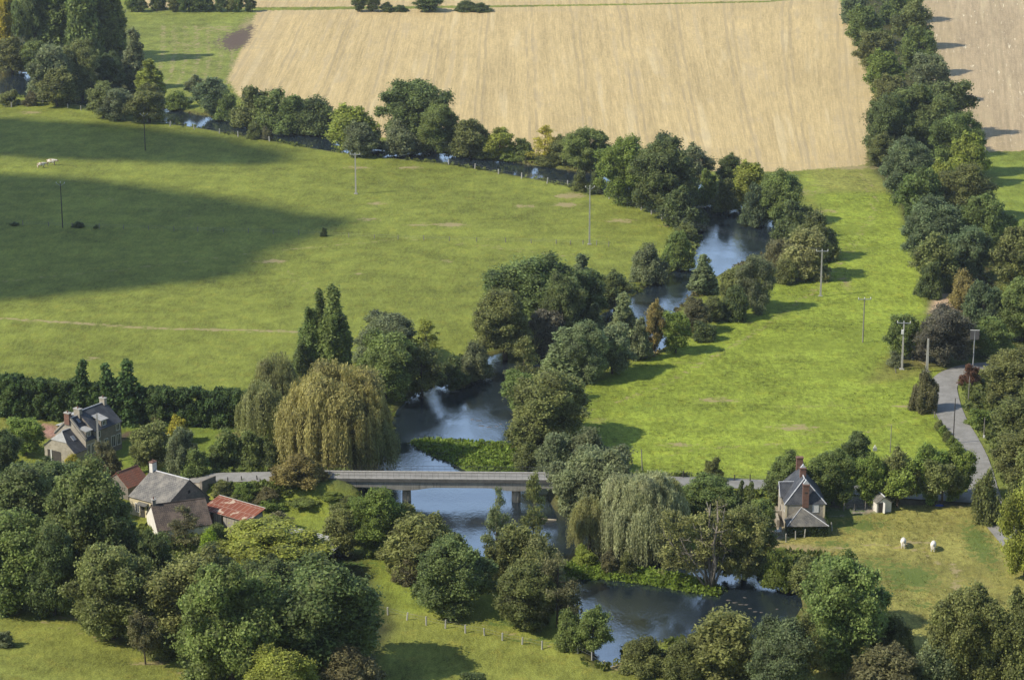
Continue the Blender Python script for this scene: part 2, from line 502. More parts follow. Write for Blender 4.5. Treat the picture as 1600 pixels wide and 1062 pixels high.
def weeping(name, g, W, H, tassels, per):
    """long hanging curtains of fine leaves over a few dark hearts"""
    P, N, T, A = [], [], [], []
    hearts = []
    for _ in range(16 if W < 14 else 30):
        a = g.uniform(0, 6.28); q = W / 2 * .62 * math.sqrt(g.uniform(.05, 1)); z = H * g.uniform(.40, .80) * (1 - .35 * (q / (W / 2)) ** 2)
        r = W * g.uniform(.10, .16); hearts.append((q * math.cos(a), q * math.sin(a), z, r, r, r * 1.2))
    cl = np.array(hearts)
    for i in range(tassels):
        a = g.uniform(0, 6.28); q = W / 2 * math.sqrt(g.uniform(.03, 1))
        zt = H * (1 - .42 * (q / (W / 2)) ** 2) * g.uniform(.8, 1.0)
        L = min(zt - .1, H * g.uniform(.22, .62)); tone = g.uniform(.35, .7); rad = g.uniform(.3, .95)
        if g.uniform() < .5: zt *= g.uniform(.6, 1)
        L = min(zt - .1, L)
        for s in range(per):
            b = g.uniform(0, 6.28); o = rad * math.sqrt(g.uniform())
            x0 = q * math.cos(a) + o * math.cos(b); y0 = q * math.sin(a) + o * math.sin(b)
            l = L * g.uniform(.6, 1.05); m = max(3, int(l / .42))
            out = np.array([math.cos(a), math.sin(a), 0])
            k = np.linspace(0, 1, m)
            bend = (1 - (1 - np.minimum(k * 2.2, 1)) ** 2) * .5
            p = np.stack([x0 + out[0] * bend, y0 + out[1] * bend, zt - k * l + .1], 1) + g.normal(size=(m, 3)) * .11
            P.append(p); N.append(unit(np.tile(out, (m, 1)) + g.normal(size=(m, 3)) * .6)); T.append(np.tile([0, 0, -1.0], (m, 1)) + g.normal(size=(m, 3)) * .18)
            A.append(np.clip(tone + g.normal(size=m) * .15, 0, 1))
    for c in cl:                            # fine drooping leaves all over the hearts
        m = int(70 * c[3] ** 2 * 4); d = unit(g.normal(size=(m, 3)))
        p = c[:3] + d * c[3:] * g.uniform(.85, 1.22, m)[:, None]; k = p[:, 2] > .3
        P.append(p[k]); N.append(unit(d[k] * .7 + g.normal(size=(k.sum(), 3)) * .5)); T.append(np.tile([0, 0, -1.0], (k.sum(), 1)) + g.normal(size=(k.sum(), 3)) * .45)
        A.append(np.clip(g.uniform(.3, .7) + g.normal(size=k.sum()) * .18, 0, 1))
    P = np.concatenate(P); N = np.concatenate(N); T = np.concatenate(T); A = np.concatenate(A)
    n = len(P)
    V, Q = kites(P, N, T, g.uniform(.05, .11, n), g.uniform(.22, .36, n))
    VV, AA, TT, off = [V], [np.repeat(A, 4)], [], len(V)
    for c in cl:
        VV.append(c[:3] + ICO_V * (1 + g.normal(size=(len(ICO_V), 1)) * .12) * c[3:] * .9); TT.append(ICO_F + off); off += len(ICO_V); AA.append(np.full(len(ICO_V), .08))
    V = np.concatenate(VV); V[:, 2] = np.maximum(V[:, 2], 0)
    return np_mesh(name, V, [Q, np.concatenate(TT)], [M['leaf']], {'var': np.concatenate(AA)})
for v in range(2):
    g = np.random.default_rng(110 + v); W, H = 12.0, 12.0
    reg('weeping', weeping('weeping_crown', g, W, H, 150, 16), trunk_mesh('weeping_trunk', H, .45, g, 6, .3), W, H)

for v in range(2):
    g = np.random.default_rng(115 + v); W, H = 17.0, 16.0
    reg('bigweep', weeping('willow_crown', g, W, H, 430, 17), trunk_mesh('willow_trunk', H, .6, g, 6, .3), W, H)

def branchy(g, H, r, stems, levels, length, gravity=.0, tilt=.35):
    """skeleton of a branched tree: list of (points, radii), and the twig ends"""
    segs, tips = [], []
    def grow(p, d, L, rad, lev):
        pts = [p]; q = p.copy(); dd = d.copy()
        for i in range(3):
            dd = unit(dd + g.normal(size=3) * .13 + np.array([0, 0, .06 - gravity])); q = q + dd * L / 3; pts.append(q.copy())
        segs.append((pts, [rad, rad * .85, rad * .7, rad * .5]))
        if lev == 0: tips.extend(pts[1:]); return
        if lev == 1: tips.append(pts[2])
        for k in range(g.integers(3, 5)):
            i = g.integers(1, 4)
            nd = unit(dd * .6 + unit(g.normal(size=3)) * .75 + np.array([0, 0, .12]))
            grow(pts[i].copy(), nd, L * g.uniform(.5, .7), rad * .5, lev - 1)
    for s in range(stems):
        a = 6.28 * s / stems + g.uniform(-.4, .4)
        d = unit(np.array([math.cos(a) * tilt, math.sin(a) * tilt, 1.0]))
        grow(np.array([.15 * math.cos(a), .15 * math.sin(a), -.4]), d, length * H * g.uniform(.85, 1.1), r, levels)
    return segs, tips
def skeleton_mesh(name, segs, mat):
    b = MB()
    for pts, rr in segs: b.tube(pts, rr, 5 if rr[0] > .08 else 4)
    return b.mesh(name, M[mat], True)
def cloudlets(g, name, tips, rad, leaf, per, squash=.6, core=0.0):
    A = np.array([[*(t + g.normal(size=3) * .25), rad * k, rad * k, rad * k * squash] for t in tips for k in [g.uniform(.6, 1.3)]])
    A[:, 2] = np.maximum(A[:, 2], .4)
    return crown(name, A, leaf, per, g, core, .45, 1.6, .3, False, .35, (.2, 1.15))
for v in range(3):          # airy alders: stems show between thin tiers of leaves
    g = np.random.default_rng(120 + v); W, H = 8.5, 11.0
    segs = [([(0, 0, -.5), (.1, .05, H * .4), (.0, .1, H * .75), (.05, 0, H * .98)], [.22, .16, .1, .03])]
    tips = [np.array([0, 0, H * .97])]
    for k in range(34):
        t = g.uniform(.14, .96); a = g.uniform(0, 6.28); L = W / 2 * (1.0 - t) ** .7 * g.uniform(.6, 1.1) + .4
        p = np.array([0, 0, H * t]); e = p + np.array([math.cos(a) * L, math.sin(a) * L, L * g.uniform(.1, .5)])
        segs.append(([p, (p + e) / 2 + [0, 0, -.05], e], [.06, .045, .015])); tips += [e, (p + e) / 2 + g.normal(size=3) * .2, p + (e - p) * .75]
    reg('airy', cloudlets(g, 'airy_crown', tips, .9, .22, 8.5), skeleton_mesh('airy_trunk', segs, 'bark'), W, H)

COUNT = {}
NAMES = {'broad': ('broadleaf_tree', 'tree'), 'small': ('broadleaf_tree', 'tree'), 'orchard': ('orchard_tree', 'tree'), 'bush': ('bush', 'bush'),
         'sallow': ('sallow_bush', 'bush'), 'willow': ('willow_tree', 'willow'), 'column': ('columnar_poplar', 'poplar'), 'cone': ('young_poplar', 'poplar'),
         'conifer': ('conifer', 'conifer'), 'fir': ('conifer', 'conifer'), 'weeping': ('weeping_willow', 'willow'), 'bigweep': ('willow_tree', 'willow'), 'airy': ('alder_tree', 'tree')}
PAL = {'dk': (0.143,0.183,0.061), 'oak': (0.168,0.215,0.068), 'mid': (0.199,0.257,0.072), 'grn': (0.220,0.288,0.061), 'olv': (0.208,0.228,0.073), 'ygr': (0.316,0.355,0.066),
       'yel': (0.484,0.430,0.058), 'lime': (0.295,0.403,0.046), 'pal': (0.249,0.295,0.131), 'gry': (0.220,0.252,0.120), 'gld': (0.37,0.33,0.115), 'wil': (0.290,0.300,0.115),
       'slv': (0.330,0.340,0.170), 'brn': (0.200,0.190,0.088), 'pur': (0.150,0.140,0.095), 'blu': (0.155,0.201,0.090), 'con': (0.097,0.158,0.044), 'ora': (0.300,0.250,0.085), 'red': (0.220,0.110,0.060)}
TREE_BASES = []
TRG = random.Random(5)
def plant(kind, x0, y0, x1, y1, col, label, group=None, back=None, variant=None, aspect=None):
    """a tree whose outline in the photo spans x0..x1, y0 (top) .. y1 (foot)"""
    cx = (x0 + x1) / 2
    X, Y, Z = at(cx, y1)
    r = (x1 - x0) / 2 * mpp(X, Y, Z)
    if back is None: back = .55 if kind in ('bush', 'sallow', 'conifer', 'fir', 'weeping', 'willow', 'bigweep') else .35
    n = math.hypot(X, Y); X += X / n * r * back; Y += Y / n * r * back; Z = bh(X, Y)
    r = (x1 - x0) / 2 * mpp(X, Y, Z + 4)
    h = max(.8, top_z(Y, y0) - Z)
    P = PROTO[kind]; v = variant if variant is not None else TRG.randrange(len(P))
    cm, tm, W, H = P[v]
    nm, cat = NAMES[kind]
    rot = TRG.uniform(0, 6.28)
    s = (2 * r / W * 1.04, 2 * r / W * 1.04, h / H)
    c = PAL[col]; j = TRG.uniform(.9, 1.1); c = (c[0] * j * TRG.uniform(.95, 1.05), c[1] * j, c[2] * j, 1)
    TREE_BASES.append((X, Y, r))
    if tm is None:
        o = link(nm, cm); o.location = (X, Y, Z - .1); o.rotation_euler = (0, 0, rot); o.scale = s; o.color = c
        tag(o, label, cat, group); return o
    t = thing(nm, label, cat, (X, Y, Z - .1), rot, group); t.scale = s
    o = link('crown', cm, t); o.color = c
    link('trunk', tm, t)
    return t
# ------------------------------------------------------------------ the ground sheet
def axis(lo, hi, step, far, grow=1.35):
    a = list(np.arange(lo, hi + step / 2, step)); d = step
    while a[-1] < far: d *= grow; a.append(a[-1] + d)
    d = step; b = [a[0]]
    while b[-1] > -far: d *= grow; b.append(b[-1] - d)
    return np.array(b[:0:-1] + a)
gx = axis(-215, 215, 1.0, 7000); gy = axis(262, 900, 1.0, 9000)
GX, GY = np.meshgrid(gx, gy); X = GX.ravel(); Y = GY.ravel()
near = (np.abs(X) < 260) & (Y > 230) & (Y < 940)
SD = np.full(X.shape, 50.0); SD[near] = river_sd(X[near], Y[near])
Z = ground_h(X, Y, SD)
fine = np.random.default_rng(3).normal(size=X.shape) * .05
Z = Z + np.where(near & (SD > 2), fine, 0)
nx, ny = len(gx), len(gy)
i = np.arange(nx * ny).reshape(ny, nx)
Q = np.stack([i[:-1, :-1].ravel(), i[:-1, 1:].ravel(), i[1:, 1:].ravel(), i[1:, :-1].ravel()], 1)

def gpoly(pts, z=0.0): return np.array([plane(x, y, z) for x, y in pts])
zone = np.tile(np.array([.196, .225, .039, 1.0]), (len(X), 1))
def paint(pts, col, soft=2.0, amount=1.0, z=0.0):
    k = np.zeros(len(X)); k[near] = amount * (1 - smooth(-soft / 2, soft / 2, poly_sd(X[near], Y[near], gpoly(pts, z))))
    zone[:, :3] = zone[:, :3] * (1 - k[:, None]) + np.array(col) * k[:, None]
stub = np.full(len(X), -50.0)
dry = np.zeros(len(X)); lush = np.zeros(len(X)); rough = np.zeros(len(X)); soil = np.zeros(len(X))
def blob(arr, px, py, rx, ry, amt=1.0):
    x, y, z = at(px, py); k = mpp(x, y, z); kk = math.hypot(x, y) / (HC - z) * k     # metres per pixel across and in depth
    d = ((X - x) / (rx * k)) ** 2 + ((Y - y) / (ry * kk)) ** 2
    arr[:] = np.maximum(arr, amt * np.exp(-d * 1.2))
def mask(pts):
    a = np.full(len(X), -50.0); a[near] = -poly_sd(X[near], Y[near], gpoly(pts)); return a
STUB1 = [(402,22),(380,70),(356,124),(372,150),(420,188),(520,205),(600,215),(700,225),(800,238),(900,250),(1000,262),(1120,268),(1230,268),(1352,258),(1370,160),(1345,80),(1308,0),(1200,10),(1000,14),(800,17),(600,20)]
STUB2 = [(1432,-60),(1440,10),(1448,100),(1470,150),(1500,200),(1520,238),(1700,232),(1760,-60)]
STUB3 = [(200,-80),(200,18),(400,17.5),(600,16),(800,14.5),(1000,12),(1200,8),(1300,2),(1330,-60)]
# right meadow, bright rough grass
RM = [(905,610),(1000,566),(1100,520),(1205,440),(1300,350),(1250,268),(1352,256),(1400,300),(1440,420),(1452,500),(1470,620),(1512,720),(1530,760),(1380,770),(1200,758),(1080,755),(960,752),(930,700)]
paint(RM, (.245,.305,.040), 3)
k = 1 - smooth(-2, 2, np.where(near, poly_sd(X, Y, gpoly(RM)), 50)); rough = np.maximum(rough, k)
paint([(1250,262),(1352,254),(1400,300),(1290,300)], (.28,.27,.07), 6, .7)
# green field behind, top left
TL = [(190,22),(402,20),(356,124),(330,150),(255,180),(190,150)]
paint(TL, (.215,.25,.052), 4)
# pasture of the horses, yellower
HP = [(1195,850),(1290,815),(1400,795),(1530,780),(1700,800),(1700,1150),(1240,1150),(1260,960),(1250,900)]
paint(HP, (.29,.275,.075), 3)
k = 1 - smooth(-2, 2, np.where(near, poly_sd(X, Y, gpoly(HP)), 50)); rough = np.maximum(rough, .9 * k)
# bottom meadow
BM = [(-100,880),(80,950),(330,1010),(640,950),(700,945),(860,1000),(960,1040),(1200,1030),(1300,1150),(-100,1150)]
paint(BM, (.225,.245,.05), 4)
paint([(540,860),(620,850),(680,900),(700,950),(640,960),(560,920)], (.21,.25,.04), 3)
# woodland floors and belts
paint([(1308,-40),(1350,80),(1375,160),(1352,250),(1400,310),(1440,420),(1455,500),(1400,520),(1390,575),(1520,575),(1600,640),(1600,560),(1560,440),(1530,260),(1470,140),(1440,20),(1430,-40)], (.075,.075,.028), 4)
paint([(1480,560),(1560,560),(1640,700),(1600,860),(1560,790),(1545,735),(1500,640)], (.17,.20,.045), 4)
paint([(1540,240),(1600,238),(1640,430),(1580,430)], (.20,.25,.04), 4)
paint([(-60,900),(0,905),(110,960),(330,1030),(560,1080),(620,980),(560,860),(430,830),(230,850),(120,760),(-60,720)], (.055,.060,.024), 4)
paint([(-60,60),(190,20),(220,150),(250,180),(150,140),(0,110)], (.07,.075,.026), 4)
# gardens and yards
paint([(150,655),(385,662),(420,700),(330,735),(200,738)], (.16,.21,.035), 2)
paint([(0,650),(90,655),(80,680),(0,690)], (.22,.22,.05), 2)
paint([(215,742),(330,738),(325,765),(300,785),(230,780)], (.32,.285,.22), 1.5, z=.6)
paint([(335,752),(440,750),(530,752),(560,770),(540,790),(430,792),(345,790)], (.085,.105,.03), 3, .85, z=1.2)
paint([(300,800),(330,815),(450,840),(520,860),(540,870),(400,860)], (.16,.15,.07), 3)
paint([(410,788),(500,790),(560,800),(620,850),(520,850),(430,825)], (.21,.25,.04), 3)
paint([(1190,790),(1226,790),(1226,840),(1190,850)], (.34,.29,.22), 1.5)
paint([(1290,785),(1372,777),(1372,800),(1300,808)], (.30,.27,.215), 1.5)
paint([(1395,778),(1520,770),(1520,790),(1400,792)], (.12,.10,.06), 2)
paint([(1190,845),(1260,852),(1300,858),(1250,872),(1195,865)], (.30,.23,.12), 3, .8)
paint([(1462,458),(1490,460),(1500,487),(1450,490)], (.42,.31,.20), 2)
paint([(62,662),(92,664),(90,684),(66,684)], (.42,.25,.19), .6)
paint([(345,676),(372,676),(374,687),(345,688)], (.32,.2,.12), 1)
paint([(182,680),(205,672),(212,676),(190,690)], (.12,.09,.06), .8)
paint([(1385,560),(1440,520),(1460,575),(1430,590),(1350,600)], (.20,.19,.05), 4, .7)
for k_ in range(9):
    cx_ = 255 + k_ * 17; ln_ = [plane(cx_ + 14 * math.sin(t_ * 2.2) + t_ * (-26 + 2 * k_), 44 + t_ * 88) for t_ in np.linspace(0, 1, 8)]
    d_, _p = line_d(X, Y, ln_); dry = np.maximum(dry, (.52 - .03 * (k_ % 3)) * np.exp(-(d_ / 1.1) ** 2) * near)
for p in [(340,45,40,6,.5),(300,70,50,6,.45),(385,40,14,20,.7),(370,100,12,20,.6)]: blob(dry, *p)
stub = np.maximum(np.maximum(mask(STUB1), mask(STUB2)), mask(STUB3))
row = X / (1 + .00125 * np.clip(np.clip(X, 0, 120) / 100, 0, 1) * np.clip(Y - 690, -160, 260))
isgrey = np.clip(mask(STUB2) * .5 + .5, 0, 1)
for p in [(370,62,26,20,1.0),(345,66,30,14,.5),(390,45,14,10,.6)]: blob(soil, *p)
for p in [(425,408,24,3),(705,351,30,4),(655,351,22,3,.7),(890,306,28,5),(885,320,22,4),(820,322,20,3,.8),(560,262,26,3,.7),(590,318,22,3,.7),(575,343,24,3,.7),(970,345,30,4,.7),(1040,352,18,3,.6),(640,262,24,3,.8),(700,408,18,3,.5),
          (560,428,12,2,.6),(145,560,16,4,.6),(48,176,22,3,.7),(1320,440,10,20,.6),(1255,300,50,6,.5),(1290,330,40,5,.5),(1120,625,45,5,.7),(1240,668,45,6,.8),(1060,695,40,4,.7),(1410,635,22,5,.6),(1420,848,18,4,1.0),
          (1495,890,7,12,.9),(1490,915,7,12,.9),(1240,858,40,8,.8),(660,900,14,20,.5),(1440,560,14,10,.8),(740,560,30,10,.7),(1330,262,60,4,.8),(40,938,60,7,.9),(110,965,40,6,.8),(240,1035,40,8,.8),(300,1050,30,10,.6),(970,1040,40,7,.8),(830,985,40,5,.4)]: blob(dry, *p)
for p in [(1310,800,50,10,.9),(1340,820,60,14,.7),(1420,900,50,26,.9),(1365,880,40,14,.6),(1530,850,25,40,.9),(1300,850,40,10,.6),(1440,945,40,10,.5),(700,712,60,20,.6),(1500,740,20,12,.6),(1010,635,60,12,.3),(540,880,60,12,.6),(800,972,50,10,.7),(840,1000,60,8,.6),(610,880,40,20,.4),(100,830,100,40,.3)]: blob(lush, *p)
tx = [(-60,496),(0,498),(60,501),(150,507),(230,512),(330,515),(420,517),(476,518)]
dl, _ = line_d(X, Y, [plane(a, b) for a, b in tx]); dry = np.maximum(dry, .75 * np.exp(-(dl / .9) ** 2) * near)
for ln_, w_, k_ in [([(1200,862),(1300,856),(1380,850),(1440,862),(1500,900),(1540,960)], .5, .55), ([(1500,790),(1470,830),(1440,862)], .4, .45), ([(930,640),(1040,600),(1180,520),(1290,440),(1370,330),(1350,270)], .45, .42),
                    ([(950,730),(1100,700),(1300,690),(1440,650)], .45, .40), ([(0,440),(200,420),(400,395),(640,372),(900,400)], .5, .40), ([(600,955),(720,965),(860,1010)], .35, .5), ([(0,960),(160,1010),(330,1052)], .45, .5), ([(120,300),(300,340),(520,470)], .4, .38)]:
    for o_ in ((-.8, .8) if k_ < .43 else (0,)):
        dl, _ = line_d(X, Y, [(plane(a, b)[0] + o_, plane(a, b)[1] + o_ * .6) for a, b in ln_]); dry = np.maximum(dry, k_ * np.exp(-(dl / w_) ** 2) * near)
# stony damp margin along the water and thin bank scrub colour
bank = (1 - smooth(.3, 2.8, SD)) * near
zone[:, :3] = zone[:, :3] * (1 - bank[:, None] * .75) + np.array((.085,.080,.035)) * bank[:, None] * .75
isl = (1 - smooth(-.5, 1.0, np.minimum(np.where(near, poly_sd(X, Y, ISL), 50), np.where(near, poly_sd(X, Y, SPT), 50))))
zone[:, :3] = zone[:, :3] * (1 - isl[:, None]) + np.array((.10,.15,.02)) * isl[:, None]
bed = (1 - smooth(-1.5, .3, SD)) * near
zone[:, :3] = zone[:, :3] * (1 - bed[:, None]) + np.array((.035,.032,.02)) * bed[:, None]

s = NT('ground')
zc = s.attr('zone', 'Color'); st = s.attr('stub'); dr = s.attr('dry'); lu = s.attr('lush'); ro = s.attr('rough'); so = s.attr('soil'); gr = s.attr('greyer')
p1 = s.pos()
n0 = s.noise(p1, .03, 4, .55); n1 = s.noise(p1, .16, 5, .62); n2 = s.noise(p1, .9, 4, .65); n3 = s.noise(p1, 4.5, 3, .7)
g_ = s.math('ADD', s.ramp(n1, .3, .72, .80, 1.2), s.ramp(n3, .3, .7, -.3, .3))
g_ = s.math('ADD', g_, s.math('MULTIPLY', ro, s.ramp(n2, .32, .7, -.24, .18)))
g_ = s.math('ADD', g_, s.ramp(n0, .35, .65, -.1, .1))
bl = s.noise(s.pos((1, .30, 1)), 1.5, 4, .75); b2 = s.noise(s.pos((1, .34, 1)), .42, 4, .7)      # blades lean with the slope: clumps longer than wide
g_ = s.math('ADD', g_, s.math('ADD', s.ramp(bl, .34, .66, -.17, .15), s.ramp(b2, .34, .66, -.09, .09)))
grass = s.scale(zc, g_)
yel = s.mix(1.0, grass, (1.25, 1.04, .95), 'MULTIPLY')
grass = s.mix(s.ramp(s.noise(p1, .35, 4, .7), .50, .70, 0, .55), grass, yel)
grass = s.mix(s.math('MULTIPLY', ro, s.ramp(s.noise(s.pos((.035, .06, 1)), 1.0, 5, .65), .50, .66, 0, .55)), grass, s.scale(zc, .68))
grass = s.mix(s.math('MULTIPLY', ro, s.ramp(s.noise(s.pos((.05, .11, 1)), 1.0, 5, .7), .60, .72, 0, .5)), grass, (.27, .235, .10))
tuft = s.math('MULTIPLY', s.math('ADD', ro, .18), s.ramp(s.noise(s.pos((1, .36, 1)), 1.0, 5, .8), .58, .68))
grass = s.mix(s.math('MULTIPLY', tuft, .8), grass, s.scale(grass, .6))
grass = s.mix(s.math('MULTIPLY', s.ramp(s.math('ADD', lu, s.ramp(n2, .3, .7, -.35, .35)), .3, .6), .8), grass, (.10, .155, .035))
dmask = s.ramp(s.math('ADD', dr, s.ramp(s.noise(s.pos((.6, 1, 1)), .8, 5, .75), .3, .7, -.38, .38)), .36, .62)
grass = s.mix(s.math('MULTIPLY', dmask, .85), grass, s.mix(n3, (.42, .34, .175), (.28, .23, .11)))
# cut corn: drilled rows run away from the viewpoint, swathes of light and dark between tramlines
rowx = s.attr('row'); sy = s.node('ShaderNodeSeparateXYZ'); s.l.new(p1, sy.inputs[0])
def rows(kx, ky):
    c = s.node('ShaderNodeCombineXYZ'); s.l.new(s.math('MULTIPLY', rowx, kx), c.inputs[0]); s.l.new(s.math('MULTIPLY', sy.outputs[1], ky), c.inputs[1]); return c.outputs[0]
st1 = s.noise(rows(.45, .006), 1.0, 4, .6); st2 = s.noise(rows(.075, .012), 1.0, 4, .6); st3 = s.noise(rows(1.9, .06), 1.0, 3, .7); blot = s.noise(p1, .05, 4, .6)
q = s.math('ADD', s.math('ADD', s.ramp(st1, .30, .70, .87, 1.12), s.ramp(st2, .34, .66, -.06, .06)), s.ramp(st3, .3, .7, -.13, .13))
q = s.math('ADD', q, s.ramp(n3, .3, .7, -.22, .22)); q = s.math('ADD', q, s.ramp(n2, .3, .7, -.08, .08))
straw = s.scale(s.mix(gr, (.545, .418, .200), (.445, .345, .205)), q)
straw = s.mix(s.ramp(s.math('ADD', st1, s.math('MULTIPLY', blot, .5)), .80, .92, 0, .45), straw, (.42, .34, .205))
straw = s.mix(s.ramp(s.noise(rows(.22, .01), 1.0, 2, .5), .60, .70, 0, .35), straw, (.72, .60, .35))
pale = s.math('MULTIPLY', gr, s.math('MULTIPLY', s.ramp(s.noise(rows(1.1, .09), 1.0, 3, .7), .60, .66), s.ramp(blot, .42, .58)))
straw = s.mix(s.math('MULTIPLY', pale, .85), straw, (.85, .75, .5))
# wheel tracks of the sprayer every 15 m, and headlands where the machines turned
def track(off):
    f_ = s.math('FRACT', s.math('DIVIDE', s.math('ADD', s.math('ADD', rowx, s.math('MULTIPLY', s.noise(rows(.01, .02), 1.0, 2, .5), 1.6)), 600 + off), 15.0))
    return s.ramp(s.math('ABSOLUTE', s.math('SUBTRACT', f_, .5)), .018, .034, 1.0, 0.0)
tr = s.math('MULTIPLY', s.math('MAXIMUM', track(0), track(2.0)), s.ramp(s.noise(rows(.3, .03), 1.0, 3, .6), .35, .55))
straw = s.mix(s.math('MULTIPLY', tr, .5), straw, (.36, .285, .165))
cross = s.noise(s.pos((.03, .5, 1)), 1.0, 4, .65)
head = s.math('MULTIPLY', s.ramp(st, 12, 9), s.ramp(cross, .35, .65))
straw = s.mix(s.math('MULTIPLY', head, .5), straw, (.47, .37, .20))
edge = s.ramp(s.math('ADD', st, s.ramp(n2, .2, .8, -1.2, 1.2)), -.5, .5)
col = s.mix(edge, grass, straw)
col = s.mix(s.ramp(s.math('ADD', so, s.ramp(n2, .3, .7, -.25, .25)), .35, .6), col, (.13, .095, .07))
hgt = s.math('ADD', s.math('MULTIPLY', bl, .5), s.math('MULTIPLY', n3, .4))
M['ground'] = s.done(s.bsdf(col, .95, .1, s.bump(hgt, .8, .3)))
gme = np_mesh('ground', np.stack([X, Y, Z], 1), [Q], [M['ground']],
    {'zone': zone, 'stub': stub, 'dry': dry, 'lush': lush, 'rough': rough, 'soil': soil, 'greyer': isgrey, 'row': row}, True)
tag(link('ground', gme), kind='structure')

# ------------------------------------------------------------------ water: one level sheet that the banks rise out of
s = NT('river_water')
a = s.noise(s.pos((1, .55, 1)), 2.6, 4, .65); b = s.noise(s.pos((1, .6, 1)), .22, 3, .5)
sep = s.node('ShaderNodeSeparateXYZ'); s.l.new(s.pos(), sep.inputs[0])
calm = s.math('MULTIPLY', s.ramp(b, .38, .62, .25, 1.0), s.ramp(sep.outputs[1], 470, 620, 1.0, .12))
hgt = s.math('MULTIPLY', a, calm)
nb = s.bump(hgt, .75, .08)
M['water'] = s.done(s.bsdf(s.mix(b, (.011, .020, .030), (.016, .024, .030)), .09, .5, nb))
s.n['Principled BSDF'].inputs['IOR'].default_value = 2.4
def sheet(name, pts, z):
    b = MB(); b.poly([(x, y, z) for x, y in pts]); bmesh.ops.triangulate(b.bm, faces=b.bm.faces)
    return tag(b.build(name, M['water']), kind='structure')
sheet('water', [(-330, 240), (330, 240), (330, 1000), (-330, 1000)], UP_Z)

# ------------------------------------------------------------------ roads
def ribbon(name, line, zs, halfw, mat, lift=.05, step=1.5):
    P = [Vector((x, y)) for x, y in line]; pts = []
    acc = [0.0]
    for i in range(len(P) - 1): acc.append(acc[-1] + (P[i+1] - P[i]).length)
    n = int(acc[-1] / step); xs = np.interp(np.linspace(0, acc[-1], n), acc, [p.x for p in P]); ys = np.interp(np.linspace(0, acc[-1], n), acc, [p.y for p in P])
    for _ in range(12):
        xs[1:-1] = (xs[:-2] + 2 * xs[1:-1] + xs[2:]) / 4; ys[1:-1] = (ys[:-2] + 2 * ys[1:-1] + ys[2:]) / 4
    V = []; g = np.random.default_rng(1)
    wob = np.convolve(g.normal(size=n + 8), np.ones(9) / 9, 'valid')[:n] * .35
    for i in range(n):
        t = Vector((xs[min(i+1, n-1)] - xs[max(i-1, 0)], ys[min(i+1, n-1)] - ys[max(i-1, 0)])).normalized(); nn = Vector((-t.y, t.x))
        for k in (-1, -.5, 0, .5, 1):
            w = halfw + wob[i] * .5
            x = xs[i] + nn.x * k * w; y = ys[i] + nn.y * k * w
            V.append((x, y, bh(x, y) + lift + (.05 * (1 - abs(k)))))
    f = [[i*5+k, i*5+k+1, (i+1)*5+k+1, (i+1)*5+k] for i in range(n-1) for k in range(4)]
    return tag(link(name, np_mesh(name, V, [np.array(f)], [mat], None, True)), kind='structure')
rd1 = [p[:2] for p in ROAD]
ib = [i for i, p in enumerate(road_px) if p[0] == 505][0]
ribbon('road', rd1[:ib+1], None, 2.3, M['asphalt'], .10)
ribbon('road', rd1[ib+1:], None, 2.3, M['asphalt'], .10)
ribbon('lane', LANE, None, 2.5, M['asphalt'], .14)
